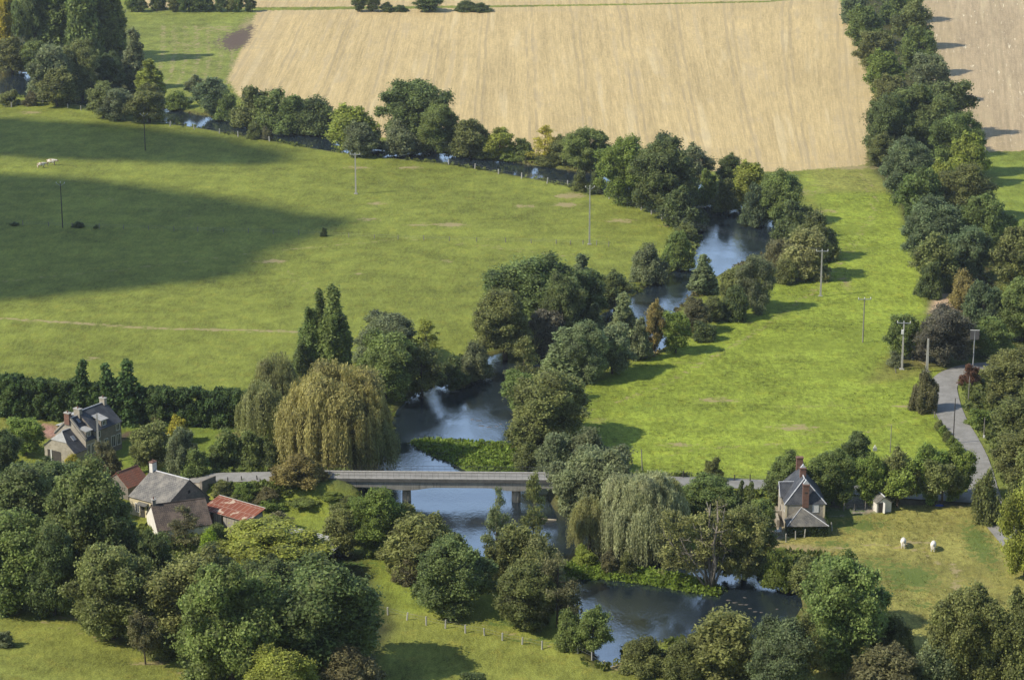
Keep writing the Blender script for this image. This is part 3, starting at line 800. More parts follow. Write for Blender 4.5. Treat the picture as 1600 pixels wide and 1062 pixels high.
# ------------------------------------------------------------------ every tree and bush: outline in the photo, tint, label
TREES = '''
# wood at the top left, on the far bank
column|-6|-30|28|72|yel|tall poplar with yellow autumn leaves at the left end of the far wood
broad|26|-45|88|92|dk|dark tall tree behind the yellow poplar in the far wood
column|72|-55|128|92|mid|leftmost of three tall green poplars standing behind the far wood
cone|104|-60|166|102|mid|middle one of three tall green poplars standing behind the far wood
column|148|-50|197|96|mid|rightmost of three tall green poplars, beside the green field at the top
airy|94|34|136|88|gry|thin grey-brown tree standing before the three tall far poplars
small|-10|58|50|114|olv|broad leafy tree on the far bank at the left edge of the photo
small|34|64|72|116|mid|round bushy tree on the far bank next to the leftmost stretch of water
sallow|48|72|118|158|gry|grey-green round willow at the water's edge of the far wood
broad|98|62|160|150|olv|olive tree rising in the middle of the far wood
broad|148|82|197|146|dk|dark round tree at the right front of the far wood
cone|188|46|236|140|gry|pale pointed poplar at the right end of the far wood
column|216|94|257|160|ygr|yellow-tinged narrow tree at the right edge of the far wood
small|60|106|120|168|olv|brownish round tree over the near bank of the far water, left of its wood
small|136|130|188|186|olv|low spreading tree in the front row of the far wood, left of two
small|160|138|212|190|gry|low grey tree in the front row of the far wood, middle
small|202|132|264|194|olv|low spreading tree at the right front corner of the far wood beside open water
bush|0|140|30|166|olv|small scrubby bush by the fence at the left end of the far river
bush|36|142|62|166|brn|small brownish bush by the fence posts below the far wood
# row on the far bank towards the oak
bush|258|142|300|170|grn|low green shrub on the far bank just right of the far wood
small|290|116|320|154|gry|small grey pointed tree among shrubs on the far bank under the green field
small|302|120|364|180|blu|rounded bluish-green tree on the far bank below the green field corner
bush|334|145|379|188|mid|round dark bush on the far bank before the stubble field's left corner
bush|364|134|430|198|olv|olive willow scrub, left end of the long thicket before the stubble field
bush|392|140|462|202|mid|dense green bush in the middle of the long thicket before the stubble field
bush|424|148|494|208|mid|dark round bush, second from right in the long thicket before the stubble
bush|460|150|530|210|dk|darkest round bush, right end of the long thicket before the stubble
bush|384|190|412|218|olv|small low shrub at the near water's edge below the long thicket
bush|408|198|426|219|brn|tiny brown shrub at the near water's edge below the long thicket
# around the tall oak
bush|696|214|738|244|olv|low scrub at the far waterside under the round olive trees
bush|736|218|776|246|dk|low dark scrub at the far waterside below the yellowish round tree
bush|780|228|816|250|grn|low fresh green scrub at the far waterside left of the small green bush
bush|838|236|880|258|olv|low scrub at the far waterside below the pale airy tree
bush|560|212|606|234|dk|low dark scrub at the far waterside between the spreading tree and the oak
small|514|164|594|236|ygr|light yellow-green spreading tree left of the tall oak on the river bend
small|538|190|592|246|gry|greyish tree under the yellow-green one, hanging over the bright water
broad|592|127|698|232|oak|tallest oak with an irregular open crown on the far river bank
bush|598|190|652|244|gry|small grey tree at the waterside before the foot of the tall oak
broad|648|162|714|240|mid|dense rounded tree right of the tall oak
small|702|186|768|246|olv|round tree second to the right of the tall oak on the far bank
small|756|200|806|248|ygr|yellowish round tree third to the right of the tall oak
bush|796|216|836|250|mid|small green bush between two yellowish trees on the far bank
airy|828|196|874|256|yel|pale yellow airy tree standing before the stubble field
small|858|212|908|258|olv|olive small tree left of the dome-shaped dark tree on the far bank
broad|880|200|950|264|mid|dome-shaped dark tree on the far bank left of the big bright tree
bush|892|265|920|300|olv|small round bush on the near bank left of the big bright tree
bush|918|267|944|304|dk|small dark bush touching the big bright tree's left foot
broad|934|214|1014|322|grn|big bright green tree on the near bank of the bend
broad|986|218|1088|340|dk|big dark tree leaning over the water right of the bright green tree
sallow|1008|208|1066|266|blu|hazy blue-grey willow behind the big dark tree on the far bank
small|1056|226|1114|294|gry|grey tree at the stubble field corner above the river bend
bush|1030|292|1098|358|dk|dark low bush over the water at the foot of the big dark tree
bush|1050|346|1088|376|olv|olive bush on the left bank below the dark low one
sallow|1038|362|1080|420|mid|green willow scrub on the left bank at the end of the meadow fence
sallow|984|382|1040|441|gry|pale greyish bush at the meadow's right end above the water
bush|1048|370|1084|420|ygr|yellowish bush hanging over the left bank before the bright water
# right bank, upper part
bush|1086|264|1122|322|grn|bright ivy-green bank shrub at the top of the bright water
bush|1112|278|1156|330|olv|grey-green low shrub on the right bank next to the ivy-green one
small|1120|241|1162|288|dk|dark round tree standing at the bottom edge of the stubble field
small|1144|252|1204|322|ygr|yellowish round tree on the right bank below the stubble field
bush|1154|288|1200|352|blu|dark blue-green bush at the water under the yellowish tree on the right bank
broad|1182|264|1249|350|mid|biggest rounded tree at the top of the right bank beside the bright meadow
bush|1208|312|1273|376|dk|dark smooth round bush bulging over the right bank
sallow|1236|332|1309|408|olv|olive willow bush at the right bank with its shadow on the meadow
sallow|1194|374|1236|424|brn|brownish willow bush on the right bank left of the tall crossarm pole
sallow|1222|358|1300|438|wil|pale willow bush just left of the tall crossarm pole
bush|1206|404|1250|444|olv|low olive shrub on the right bank under the brownish willow
# right bank, middle part
cone|1076|398|1120|460|pal|pale pointed poplar standing alone over the bright river reach
small|1123|418|1163|480|olv|olive small tree right of the pale pointed poplar
broad|1150|400|1206|488|gry|silvery grey willow on the right bank facing the bright meadow
small|1094|462|1130|504|olv|olive bushy tree below the pale pointed poplar
bush|1124|446|1172|502|dk|dark bush at the meadow edge under the silvery willow
small|1066|464|1110|520|brn|brownish-olive willow scrub on the right bank below the pale pointed poplar
small|1032|486|1078|553|grn|fresh green bushy tree at the meadow corner left of the brownish scrub
small|1006|470|1040|552|ora|rust-brown narrow willow before the river on the right bank
bush|1080|500|1120|534|dk|low dark bush at the meadow's edge right of the fresh green tree
# left bank, big clump
broad|768|400|900|520|oak|largest round tree of the clump on the left bank in mid picture
broad|744|452|836|562|olv|spreading dark tree at the lower left of the left-bank clump
cone|884|398|934|478|blu|dark tree with a pointed top rising out of the left-bank clump
small|890|420|948|504|dk|dark bushy tree right of the pointed one in the left-bank clump
small|932|424|988|482|dk|dark low tree at the right end of the left-bank clump
sallow|818|484|882|552|pur|purplish-grey shrub at the foot of the left-bank clump
broad|846|428|912|540|dk|shaded tree in the heart of the left-bank clump
sallow|716|534|768|592|gry|thin grey scrub at the left bank where the river opens
# right bank, lower part
cone|912|474|947|530|pal|small pale pointed poplar in front of the left-bank clump
cone|948|458|1000|545|pal|pale bright poplar in front of the river glimpse
cone|984|496|1018|562|gry|greyish poplar over the small pool at the meadow edge
cone|846|512|914|596|pal|left one of the pale leafy poplar group above the dome tree
broad|876|504|946|598|pal|middle and fullest one of the pale leafy poplar group above the dome tree
small|928|508|986|586|gry|right and greyest one of the pale leafy poplar group
airy|784|526|852|634|olv|spiky dark alder leaning over the river left of the poplar group
small|786|580|840|650|mid|green small tree at the waterside under the spiky alder
broad|800|580|922|698|olv|big dome-shaped olive tree at the right bank above the bridge
bush|792|648|852|706|olv|low dark bush at the waterside under the dome-shaped tree
# left bank, poplars and willows
column|500|448|549|596|mid|tallest of the three columnar poplars by the golden willow
column|484|455|522|590|mid|middle columnar poplar, slightly behind the tallest
column|466|482|506|592|mid|left and shortest columnar poplar
column|458|536|484|598|dk|small dark columnar tree left of the three poplars
broad|552|490|648|566|gry|grey-green rounded tree right of the columnar poplars
broad|548|520|652|628|mid|dark dense tree in front of the grey-green one by the river
airy|638|498|694|568|ygr|thin yellowish tree on the left bank above the wide water
small|628|540|692|620|olv|olive leaning tree over the left bank with twigs in the water
bush|682|556|732|606|dk|dark scrub on the left bank at the narrow of the river
weeping|398|556|470|668|wil|tall pale weeping willow left of the golden willow
weeping|374|600|452|700|wil|lower weeping willow with hanging curtains at the end of the conifer hedge
bigweep|442|578|608|742|gld|huge golden-brown willow on the left bank above the bridge
weeping|470|612|566|738|wil|weeping front of greenish curtains before the huge golden willow
weeping|542|650|622|742|wil|weeping willow hanging over the water just above the bridge
bush|326|668|386|738|mid|dark green bush by the roadside left of the willows
bush|366|672|424|740|mid|dark green bush by the roadside right of its twin, under the weeping willow
bush|404|690|446|742|dk|small dark bush at the roadside before the golden willow
sallow|430|710|510|790|ora|rust-orange bushy tree at the left end of the bridge
bush|330|750|366|788|olv|left scrub patch on the road embankment above the rusty shed
bush|366|752|404|792|grn|middle scrub patch on the road embankment
bush|398|760|436|796|brn|right scrub patch with brown stems on the road embankment
bush|500|770|540|798|grn|low green shrub under the left end of the bridge
bush|528|774|566|800|olv|olive scrub between the low green shrub and the round tree by the pier
bush|452|776|498|800|mid|green scrub at the foot of the rust-orange tree by the bridge
bush|352|770|392|796|olv|low scrub on the embankment foot directly above the rusty shed
bush|400|776|446|800|grn|low scrub on the embankment foot right of the rusty shed
# farm garden
small|204|662|266|738|olv|round fruit tree in the farmhouse garden left of the grey bush
sallow|262|668|308|742|gry|greyish loose bush in the garden right of the round fruit tree
bush|258|648|294|694|yel|golden-yellow bush in the middle of the garden
bush|230|658|262|680|ygr|yellow-green low bush left of the golden one
bush|236|640|262|664|brn|brown small bush before the conifer hedge
bush|138|690|192|750|brn|brownish bush hiding the foot of the slate farmhouse
small|12|652|70|714|grn|bright green fruit tree left of the slate farmhouse
bush|60|720|104|752|mid|dark bush in front of the slate farmhouse's low end
bush|100|708|128|736|yel|small bush with yellow flowers at the slate farmhouse wall
broad|-24|668|36|760|dk|dark tree at the left edge beside the bright fruit tree
bush|284|700|330|746|mid|small green shrub at the roadside in front of the garden lawn
# big trees of the lower left
broad|-40|728|110|880|dk|huge dark tree filling the left edge below the farmhouse
broad|20|718|140|821|dk|round dark tree directly below the slate farmhouse
broad|84|724|214|930|oak|largest oak of the lower left, touching the grey-roofed barn
broad|-50|800|96|955|mid|broad tree above the meadow at the left edge of the photo
broad|40|820|130|965|dk|dark tree between the left edge tree and the single round tree
broad|112|856|246|1004|olv|single round tree standing at the meadow's upper edge, lower left
orchard|214|830|272|944|dk|slim tree with a bare trunk visible in the gap of the lower left wood
small|196|838|262|900|dk|dark tree against the white gable of the cottage
broad|238|862|384|1012|olv|wide tree in the middle of the lower left wood
broad|286|885|440|1082|mid|lower left one of the two huge foreground trees
broad|408|880|586|1062|oak|lower right one of the two huge foreground trees, with shadow on the meadow
broad|376|870|480|985|dk|dark tree top behind the two huge foreground trees
orchard|204|958|250|1040|brn|small lone tree with a bare trunk in the lower left meadow
bush|228|980|284|1032|olv|low bush behind the small lone tree
broad|368|1018|492|1120|ygr|yellowish tree cut by the bottom edge
sallow|488|1012|602|1092|brn|round brown bush cut by the bottom edge
broad|338|820|506|912|ygr|pale yellow-green walnut tree in front of the long low shed
bush|310|828|348|872|lime|lime-green bright bush below the tiled cottage
bush|322|816|358|850|mid|dark bush between the tiled cottage and the rusty shed
airy|264|790|318|862|brn|wispy brown shrub in front of the tiled cottage roof
bush|228|834|262|868|mid|dark green shrub under the white gable of the tiled cottage
bush|715|1047|760|1075|dk|dark bush tip at the bottom edge of the meadow
bush|-20|985|24|1012|gry|bare grey branch tips at the left edge of the meadow
# between the farm and the lower river
broad|545|763|630|870|grn|yellowish-green round tree in front of the bridge's left pier
small|508|792|566|872|olv|small olive-brown tree left of the yellow-green round tree
sallow|610|788|662|862|olv|olive bush hiding the foot of the bridge's left pier
sallow|604|806|716|904|olv|large rounded willow bush on the lower left bank
broad|652|840|772|962|oak|big round horse-chestnut-like tree with large leaf clumps on the lower bank
bush|616|868|672|912|brn|brown scrub at the foot of the rounded willow bush
bush|412|798|462|836|brn|dry brown scrub by the end of the rusty shed
bush|486|838|520|878|olv|small bush at the open end of the long low shed
airy|752|762|798|880|pal|thin airy alder in front of the open water below the bridge
airy|808|738|858|880|olv|pointed airy alder hiding the bridge's right pier
sallow|760|822|850|920|olv|green willow scrub under the airy alders
sallow|802|836|882|930|wil|yellow-olive willow bush on the tongue of land below the bridge
airy|780|856|862|975|olv|olive alder on the lower left bank beside the big round tree
airy|830|862|912|985|brn|brownish alder overhanging the lower pool
broad|772|880|870|985|olv|dark olive tree behind the overhanging alders
bush|866|956|914|1018|mid|left half of the bush pair at the meadow corner by the pool
small|898|950|956|1024|mid|right and taller one of the bush pair at the meadow corner by the pool
bush|896|852|930|884|ygr|yellow-green rounded shrub on the spit of land
bush|938|856|968|896|brn|brown low shrub on the spit of land, left of another
bush|964|862|994|898|olv|olive low shrub on the spit of land, right of the brown one
# right end of the bridge
willow|862|702|992|812|gry|large grey willow at the right end of the bridge
sallow|838|676|896|746|gry|grey upright willow scrub above the bridge's right end, left
sallow|880|670|958|746|gry|grey upright willow scrub above the bridge's right end, right
bush|804|690|846|732|olv|low green scrub between the island and the right bank
weeping|890|778|952|862|wil|weeping willow curtain hanging to the water below the grey willow
bigweep|936|742|1068|872|slv|pale silvery willow leaning towards the lower river
weeping|990|745|1070|850|wil|weeping willow with long curtains behind the pale silvery one
weeping|998|806|1060|876|wil|dark weeping curtain at the waterside right of the pale silvery willow
broad|1058|744|1150|820|mid|ivy-covered tree beside the road behind the half-dead tree
fir|1146|750|1168|812|dk|left of two dark cypress trees behind the half-dead tree
fir|1162|752|1184|814|dk|right of two dark cypress trees behind the half-dead tree
broad|1120|790|1206|906|olv|olive tree right of the half-dead tree over the lower river
small|1168|778|1212|842|mid|green round tree left of the stone terrace
bush|1098|714|1132|752|olv|small round bush alone behind the road on the bright meadow
bush|1190|860|1240|922|grn|green bank bush at the lower river below the stone house
bush|1226|872|1282|926|olv|olive bank bush at the lower river, right of the green one
# stone house
small|1192|738|1236|792|dk|dark trimmed tree at the left corner of the stone house
broad|1204|706|1262|790|mid|leafy tree behind the left side of the stone house
broad|1262|704|1334|792|mid|dark leafy tree behind the right side of the stone house
small|1314|672|1358|732|dk|dark round tree behind the row of garden trees
small|1330|708|1384|792|grn|first garden tree in the row right of the stone house
small|1372|702|1432|790|olv|second garden tree in the row right of the stone house
small|1422|694|1480|786|grn|third garden tree in the row right of the stone house
small|1464|692|1522|782|grn|last garden tree of the row, next to the lane
orchard|1374|722|1432|796|grn|front garden tree with a round crown behind the little shed
orchard|1440|716|1500|792|olv|front garden tree with a round crown near the lane
bush|1516|734|1564|822|olv|tall bush between the lane and the horse pasture
broad|1562|752|1640|905|ygr|big yellow-green tree at the right edge above the pasture
sallow|1575|700|1640|790|olv|olive bush at the right edge beyond the lane bend
# foreground right
broad|1246|868|1386|1050|mid|big tree of the foreground on the right bank of the pool
broad|1300|880|1372|985|olv|thin brownish tree behind the big foreground tree by the pool
sallow|1074|958|1192|1062|olv|round willow bush at the lower edge of the pool
sallow|968|996|1046|1054|olv|left reedy bush below the pool outlet
sallow|1030|1000|1102|1062|olv|right reedy bush below the pool outlet
broad|1164|968|1264|1090|blu|blue-green leafy tree right of the round willow bush
airy|1218|960|1290|1085|olv|slender pale-stemmed tree at the bottom edge
sallow|1362|964|1432|1040|olv|round olive bush alone in the pasture, foreground
broad|1452|918|1560|1085|olv|left one of the two big olive trees in the lower right corner
broad|1530|924|1640|1090|olv|right one of the two big olive trees in the lower right corner
sallow|1330|1012|1440|1100|brn|brownish bush row at the bottom edge, left part
sallow|1420|1000|1500|1090|gry|greyish bush at the bottom edge under the big olive trees
# belt along the old line, upper right
bush|1312|-30|1366|40|blu|topmost bush of the tree belt's left side beside the stubble
small|1322|8|1378|72|mid|second tree from the top on the belt's left side
small|1338|48|1396|112|olv|third tree from the top on the belt's left side
small|1352|78|1412|146|grn|fourth tree from the top on the belt's left side, yellowish
small|1362|116|1424|176|olv|fifth tree from the top on the belt's left side, before the big dark tree
broad|1350|148|1424|250|dk|big dark tree bulging from the belt over the stubble edge
broad|1386|134|1482|246|oak|largest round tree of the belt in its upper half
small|1356|208|1400|262|olv|small yellowish tree at the bottom corner of the stubble field
broad|1376|214|1452|308|blu|bluish tree of the belt just below the largest round one
small|1400|262|1470|352|mid|green tree of the belt where the bright meadow narrows
broad|1410|306|1500|410|blu|wide bluish tree of the belt beside the narrow meadow
small|1424|362|1492|452|olv|olive tree of the belt above the bare earth patch
bush|1430|408|1476|466|dk|dark bush of the belt directly above the bare earth patch
bush|1372|-40|1440|36|mid|topmost bush of the belt's right side beside the ploughed field
small|1392|0|1452|76|olv|second tree from the top on the belt's right side
small|1404|42|1462|118|mid|third tree from the top on the belt's right side
small|1424|84|1480|160|gry|fourth tree from the top on the belt's right side, greyish
small|1436|126|1516|214|dk|dark spreading tree on the belt's right side with ragged edge
broad|1456|176|1532|274|mid|rounded tree on the belt's right side beside the ploughed field corner
small|1482|206|1542|290|ygr|yellowing tree at the ploughed field's bottom corner
broad|1462|256|1546|346|olv|olive tree of the belt below the yellowing one
small|1446|250|1500|330|ygr|light green tree in the middle of the belt
broad|1494|302|1582|404|mid|large green tree on the belt's right side below the field corner
small|1546|352|1620|452|olv|olive tree at the right edge by the small green field
small|1482|352|1548|440|blu|bluish tree in the lower middle of the belt
bush|1482|424|1532|484|ora|orange-leaved bush at the bare earth patch
small|1502|440|1562|530|blu|bluish tree right of the orange-leaved bush
broad|1552|438|1640|536|mid|green tree at the right edge of the belt's lower end
small|1384|490|1436|562|mid|green tree behind the pole with the transformer
broad|1424|480|1514|570|pur|dark purplish-brown tree at the bend of the lane
broad|1504|496|1574|560|mid|green tree behind the square panel at the lane bend
bush|1384|548|1412|574|gry|small grey bush left of the transformer pole
broad|1536|544|1640|646|olv|large olive tree above the lane on the right edge
broad|1552|600|1660|724|olv|middle olive tree above the lane on the right edge
broad|1556|664|1660|778|olv|lowest olive tree above the lane on the right edge
bush|1498|568|1532|604|red|red-leaved bush beside the lane's right verge
sallow|1422|578|1464|644|brn|roadside bush with brown leaves left of the lane
bush|1508|636|1550|668|grn|low green bush on the lane's right bank
# along the top edge
bush|236|-22|262|16|dk|dark bush in the far roadside row above the green field
bush|292|-16|336|19|dk|widest dark bush in the far roadside row above the green field
small|550|-6|572|19|dk|left one of two dark small trees on the far field boundary
small|570|-8|594|19|dk|right one of two dark small trees on the far field boundary
bush|594|3|617|19|dk|left low bush between the far boundary trees
bush|613|8|638|19|dk|right low bush between the far boundary trees
small|644|-10|692|19|dk|spreading dark tree on the far field boundary with clear trunk
bush|712|0|745|19|dk|left one of the joined dark bushes on the far field boundary
bush|736|4|768|19|dk|right one of the joined dark bushes on the far field boundary
'''
for ln in TREES.strip().splitlines():
    if ln.startswith('#') or not ln.strip(): continue
    k, a, b_, c, d, col_, lab = ln.split('|')
    plant(k, float(a), float(b_), float(c), float(d), col_, lab)
ORD = ['first','second','third','fourth','fifth','sixth','seventh','eighth','ninth','tenth','eleventh','twelfth','thirteenth','fourteenth','fifteenth','sixteenth','seventeenth','eighteenth','nineteenth','twentieth','twenty-first','twenty-second','twenty-third','twenty-fourth','twenty-fifth']
# conifer hedge behind the farm garden
hx = np.linspace(-8, 380, 24)
for i, x in enumerate(hx):
    dx = TRG.uniform(-3, 3); top = np.interp(x, [0, 100, 200, 380], [584, 590, 598, 606]) + TRG.uniform(-2.5, 2.5)
    plant('conifer', x - 21 + dx, top + 2, x + 21 + dx, np.interp(x, [0, 380], [651, 668]) + TRG.uniform(-2, 2), 'con', ORD[i] + ' conifer from the left in the clipped dark hedge behind the garden', 'conifers of the dark garden hedge')
for i, (x0, y0, x1, y1, t) in enumerate([(108,563,158,660,'left'),(146,568,194,662,'middle'),(176,562,230,663,'right')]):
    plant('fir', x0, y0, x1, y1, 'con', t + ' of the three tall conifers rising above the garden hedge', 'tall conifers above the hedge')
# far roadside row at the top edge
for i, (x, w, t) in enumerate([(206,17,-9),(222,15,-4),(272,17,-4),(286,15,-8),(345,14,-10),(360,14,-4),(373,13,-8),(391,15,-6)]):
    plant('small', x - w / 2 - 2, t, x + w / 2 + 2, 19, ('mid', 'dk', 'olv')[i % 3], ORD[i] + ' clear-stemmed tree from the left in the far roadside row', 'far roadside row of trees')
# low hedge along the lane's left side
for i in range(7):
    t = i / 6; x = 1468 + 38 * t; y = 668 + 50 * t
    plant('bush', x - 9, y - 13, x + 9, y + 6, ('olv', 'grn')[i % 2], ORD[i] + ' low bush from the top in the hedge along the lane', 'low hedge along the lane')
# small thistle bushes out on the left meadow
for x0, y0, x1, y1, lab in [(112,345,132,356,'biggest dark shrub by the wire fence in the shaded meadow'),(146,350,154,357,'tiny dark shrub by the wire fence right of the biggest shrub'),(14,346,30,353,'low dark shrub at the left end of the meadow fence'),(500,354,512,370,'thin dark sapling at the wire fence in mid meadow')]:
    plant('bush', x0, y0, x1, y1, 'dk', lab)

# ------------------------------------------------------------------ half-dead tree on the spit
g = np.random.default_rng(77)
X0, Y0, Z0 = at(1112, 917); Hh = top_z(Y0, 762)
t = thing('half_dead_tree', 'half-dead many-stemmed tree with bare pale branches on the spit of land', 'tree', (X0, Y0, gh(X0, Y0) - .1))
segs, tips = [], []
for k, (dx, top, r0) in enumerate([(-.6,12.5,.30),(.5,13.5,.34),(1.8,11.5,.28),(-1.8,9.5,.22),(2.9,9,.2),(-4.8,8.0,.24),(-6.4,7.6,.18),(.1,9.0,.2)]):
    dy = g.uniform(-1.4, 1.4); p0 = np.array([dx * .08, dy * .1, -.3]); p = [p0]
    for q in (.25, .5, .75, 1): p.append(np.array([dx * q ** .8 + g.normal() * .15, dy * q + g.normal() * .15, top * q]))
    segs.append((p, [r0, r0 * .85, r0 * .65, r0 * .45, r0 * .16]))
    for j in range(9):
        u = g.uniform(.42, .98); m = int(u * 4); f_ = u * 4 - m; b0 = p[m] * (1 - f_) + p[min(m + 1, 4)] * f_
        d = unit(np.array([g.normal(), g.normal() * .8, g.uniform(.1, .9)])); L = g.uniform(.8, 2.4)
        e1 = b0 + d * L * .5; e2 = e1 + unit(d + g.normal(size=3) * .4 + [0, 0, .2]) * L * .6
        segs.append(([b0, e1, e2], [r0 * .35, r0 * .25, .03])); 
        if u < .75 or g.uniform() < .25: tips += [e1, e2]
        for _ in range(2): segs.append(([e1, e1 + unit(g.normal(size=3) + [0, 0, .4]) * g.uniform(.5, 1.1)], [.045, .015]))
link('trunk', skeleton_mesh('trunk', segs, 'pale_bark'), t)
side = [np.array([g.uniform(-7.5, 7.0), g.uniform(-.6, 3.6), g.uniform(1.6, 10.5)]) for _ in range(190)]
side = [p for p in side if abs(p[0]) > 1.0 or p[2] < 7]
c = link('crown', cloudlets(g, 'half_dead_crown', tips[::3] + side, .95, .22, 9.5, .6, 0), t); c.color = (.25, .255, .085, 1)

# ------------------------------------------------------------------ ground cover nobody could count
def cover(name, pts, hmin, hmax, w, per, col, seed, lean=.25):
    """leafy tussocks: per upright leaf kites round each point"""
    g = np.random.default_rng(seed); pts = np.asarray(pts); n = len(pts)
    h = g.uniform(hmin, hmax, n) ; B = np.repeat(pts, per, 0); hh = np.repeat(h, per) * g.uniform(.5, 1.1, n * per)
    P = B + np.stack([g.normal(size=n*per) * w, g.normal(size=n*per) * w, hh * g.uniform(.25, .62, n*per)], 1)
    N = unit(g.normal(size=(n*per, 3)) + [0, -.2, .45]); T = np.tile([0, 0, 1.0], (n*per, 1)) + g.normal(size=(n*per, 3)) * lean * 2
    V, Q = kites(P, N, T, hh * .22 + .05, hh * .42)
    var = np.clip(np.repeat(g.uniform(.2, .8, n), per) + g.normal(size=n*per) * .15, 0, 1)
    o = link(name, np_mesh(name, V, [Q], [M['leaf']], {'var': np.repeat(var, 4)})); o.color = (*col, 1)
    return tag(o, kind='stuff')
g = np.random.default_rng(8)
def in_poly(poly, n, seed):
    g = np.random.default_rng(seed); P = gpoly(poly) if poly is not ISL and poly is not SPT else poly
    lo, hi = P.min(0), P.max(0); q = g.uniform(lo, hi, (n, 2)); return q[poly_sd(q[:, 0], q[:, 1], P) < 0]
def grounded(q): return np.stack([q[:, 0], q[:, 1], ground_h(q[:, 0], q[:, 1])], 1)
# rank growth along both banks
L = []
per_ = np.vstack([RIV, RIV[:1]]); 
for i in range(len(RIV)):
    a, b_ = RIV[i], RIV[(i + 1) % len(RIV)]; m = int(np.linalg.norm(b_ - a) * 5)
    tt = g.uniform(size=m)[:, None]; L.append(a + (b_ - a) * tt + g.normal(size=(m, 2)) * 1.3)
q = np.concatenate(L); sdq = river_sd(q[:, 0], q[:, 1]); q = q[(sdq > -.3) & (sdq < 3.2) & (np.abs(q[:, 0]) < 200)]
rdq, _ = line_d(q[:, 0], q[:, 1], ROAD); q = q[rdq > 2.8]
cl_ = np.sin(q[:, 0] * .31 + 1.3) * np.sin(q[:, 1] * .17 + q[:, 0] * .05) + g.normal(size=len(q)) * .35
q = q[cl_ > -.25]
h1 = len(q) // 2
cover('bank_vegetation', grounded(q[:h1]), .3, 1.3, .25, 7, (.15, .18, .04), 1)
cover('bank_vegetation', grounded(q[h1:]), .3, 1.0, .3, 6, (.17, .15, .06), 2)
q = np.vstack([in_poly(ISL, 1500, 3), in_poly(SPT, 1600, 4)])
cover('marsh_plants', grounded(q), .35, .85, .3, 8, (.17, .24, .034), 5)
# floor of the tree belts
belt = [(1318,-20),(1360,80),(1380,160),(1362,240),(1405,310),(1446,420),(1500,470),(1580,560),(1620,520),(1560,440),(1530,260),(1470,140),(1436,20)]
q = np.vstack([in_poly(belt, 3200, 6), in_poly([(1500,585),(1560,570),(1640,700),(1610,800),(1552,735),(1512,650)], 1500, 7)])
rdq, _ = line_d(q[:, 0], q[:, 1], LANE); q = q[rdq > 3.4]
cover('undergrowth', grounded(q), .5, 1.5, .4, 8, (.13, .155, .04), 9)
# embankment of the road and rough corners round the farm
q = np.vstack([in_poly([(330,752),(440,748),(520,752),(560,775),(430,795),(340,790)], 2000, 10), in_poly([(215,820),(300,836),(400,840),(520,880),(470,905),(330,890),(220,880)], 1200, 11), in_poly([(930,754),(1060,757),(1200,762),(1190,785),(1060,790),(940,785)], 1100, 12),
               in_poly([(60,910),(130,960),(330,1020),(420,1000),(240,900),(100,870)], 900, 13), in_poly([(1190,905),(1270,915),(1330,880),(1290,865),(1200,858)], 400, 14)])
rdq, _ = line_d(q[:, 0], q[:, 1], ROAD); q = q[rdq > 3.0]
cover('undergrowth', grounded(q), .35, 1.2, .35, 8, (.135, .17, .036), 15)
# tussocks in the two rough pastures
q = np.vstack([in_poly(RM, 15000, 16)]); k = np.sin(q[:, 0] * .21 + 2 * np.sin(q[:, 1] * .07)) + np.sin(q[:, 1] * .16 + q[:, 0] * .09) + g.normal(size=len(q)) * .9; q = q[k > .9]
q = q[river_sd(q[:, 0], q[:, 1]) > 2.5]
cover('rough_grass', grounded(q), .12, .30, .25, 5, (.25, .30, .05), 17, .5)
q = in_poly(HP, 9000, 18); k = np.sin(q[:, 0] * .35 + 2 * np.sin(q[:, 1] * .1)) + np.sin(q[:, 1] * .22 + q[:, 0] * .12) + g.normal(size=len(q)) * .8; q = q[(k > .9)]
rdq, _ = line_d(q[:, 0], q[:, 1], LANE); q = q[(rdq > 3.2) & (river_sd(q[:, 0], q[:, 1]) > 2)]
cover('rough_grass', grounded(q), .10, .28, .25, 5, (.26, .27, .07), 19, .5)
# ------------------------------------------------------------------ building helpers
M['slate'] = tile_mat('slate_roof', (.085,.092,.105), (.065,.070,.082), (.10,.105,.11), .25, .25, amount=.12, blotch=(.16,.17,.17))
M['old_slate'] = tile_mat('old_slate_roof', (.215,.205,.185), (.165,.158,.145), (.28,.26,.22), .34, .4, amount=.7, blotch=(.40,.385,.33))
M['brown_tile'] = tile_mat('brown_tile_roof', (.135,.105,.085), (.085,.068,.056), (.17,.13,.10), .36, .3, amount=.25, blotch=(.24,.21,.17))
M['red_tile'] = tile_mat('red_tile_roof', (.34,.135,.075), (.25,.10,.06), (.20,.11,.075), .42, .3, bump=1.0, amount=.12, blotch=(.36,.27,.2))
M['mossy_slate'] = tile_mat('mossy_slate_roof', (.165,.160,.145), (.125,.122,.112), (.19,.18,.15), .24, .24, amount=.4, blotch=(.27,.26,.20))
M['stone'] = stone_mat('rubble_stone', (.44,.395,.31), (.31,.275,.215), (.41,.37,.30))
M['dark_stone'] = stone_mat('dark_rubble_stone', (.30,.265,.215), (.215,.19,.16), (.25,.22,.18))
M['cream'] = plain('cream_render', (.74,.66,.44), (.62,.53,.34), .9, .9, .2, .15)
M['white_wall'] = plain('white_limewash', (.80,.77,.69), (.66,.62,.54), .8, .9, .2, .15)
M['brick'] = tile_mat('red_brick', (.36,.155,.095), (.28,.12,.08), (.33,.17,.12), .09, .24, amount=.1)
M['brick_plain'] = plain('brick', (.23,.13,.095), (.16,.09,.068), 3, .9, .2, .3)
s = NT('rusty_iron')
b = s.node('ShaderNodeTexBrick'); s.l.new(s.node('ShaderNodeTexCoord').outputs['UV'], b.inputs['Vector']); b.offset = .5
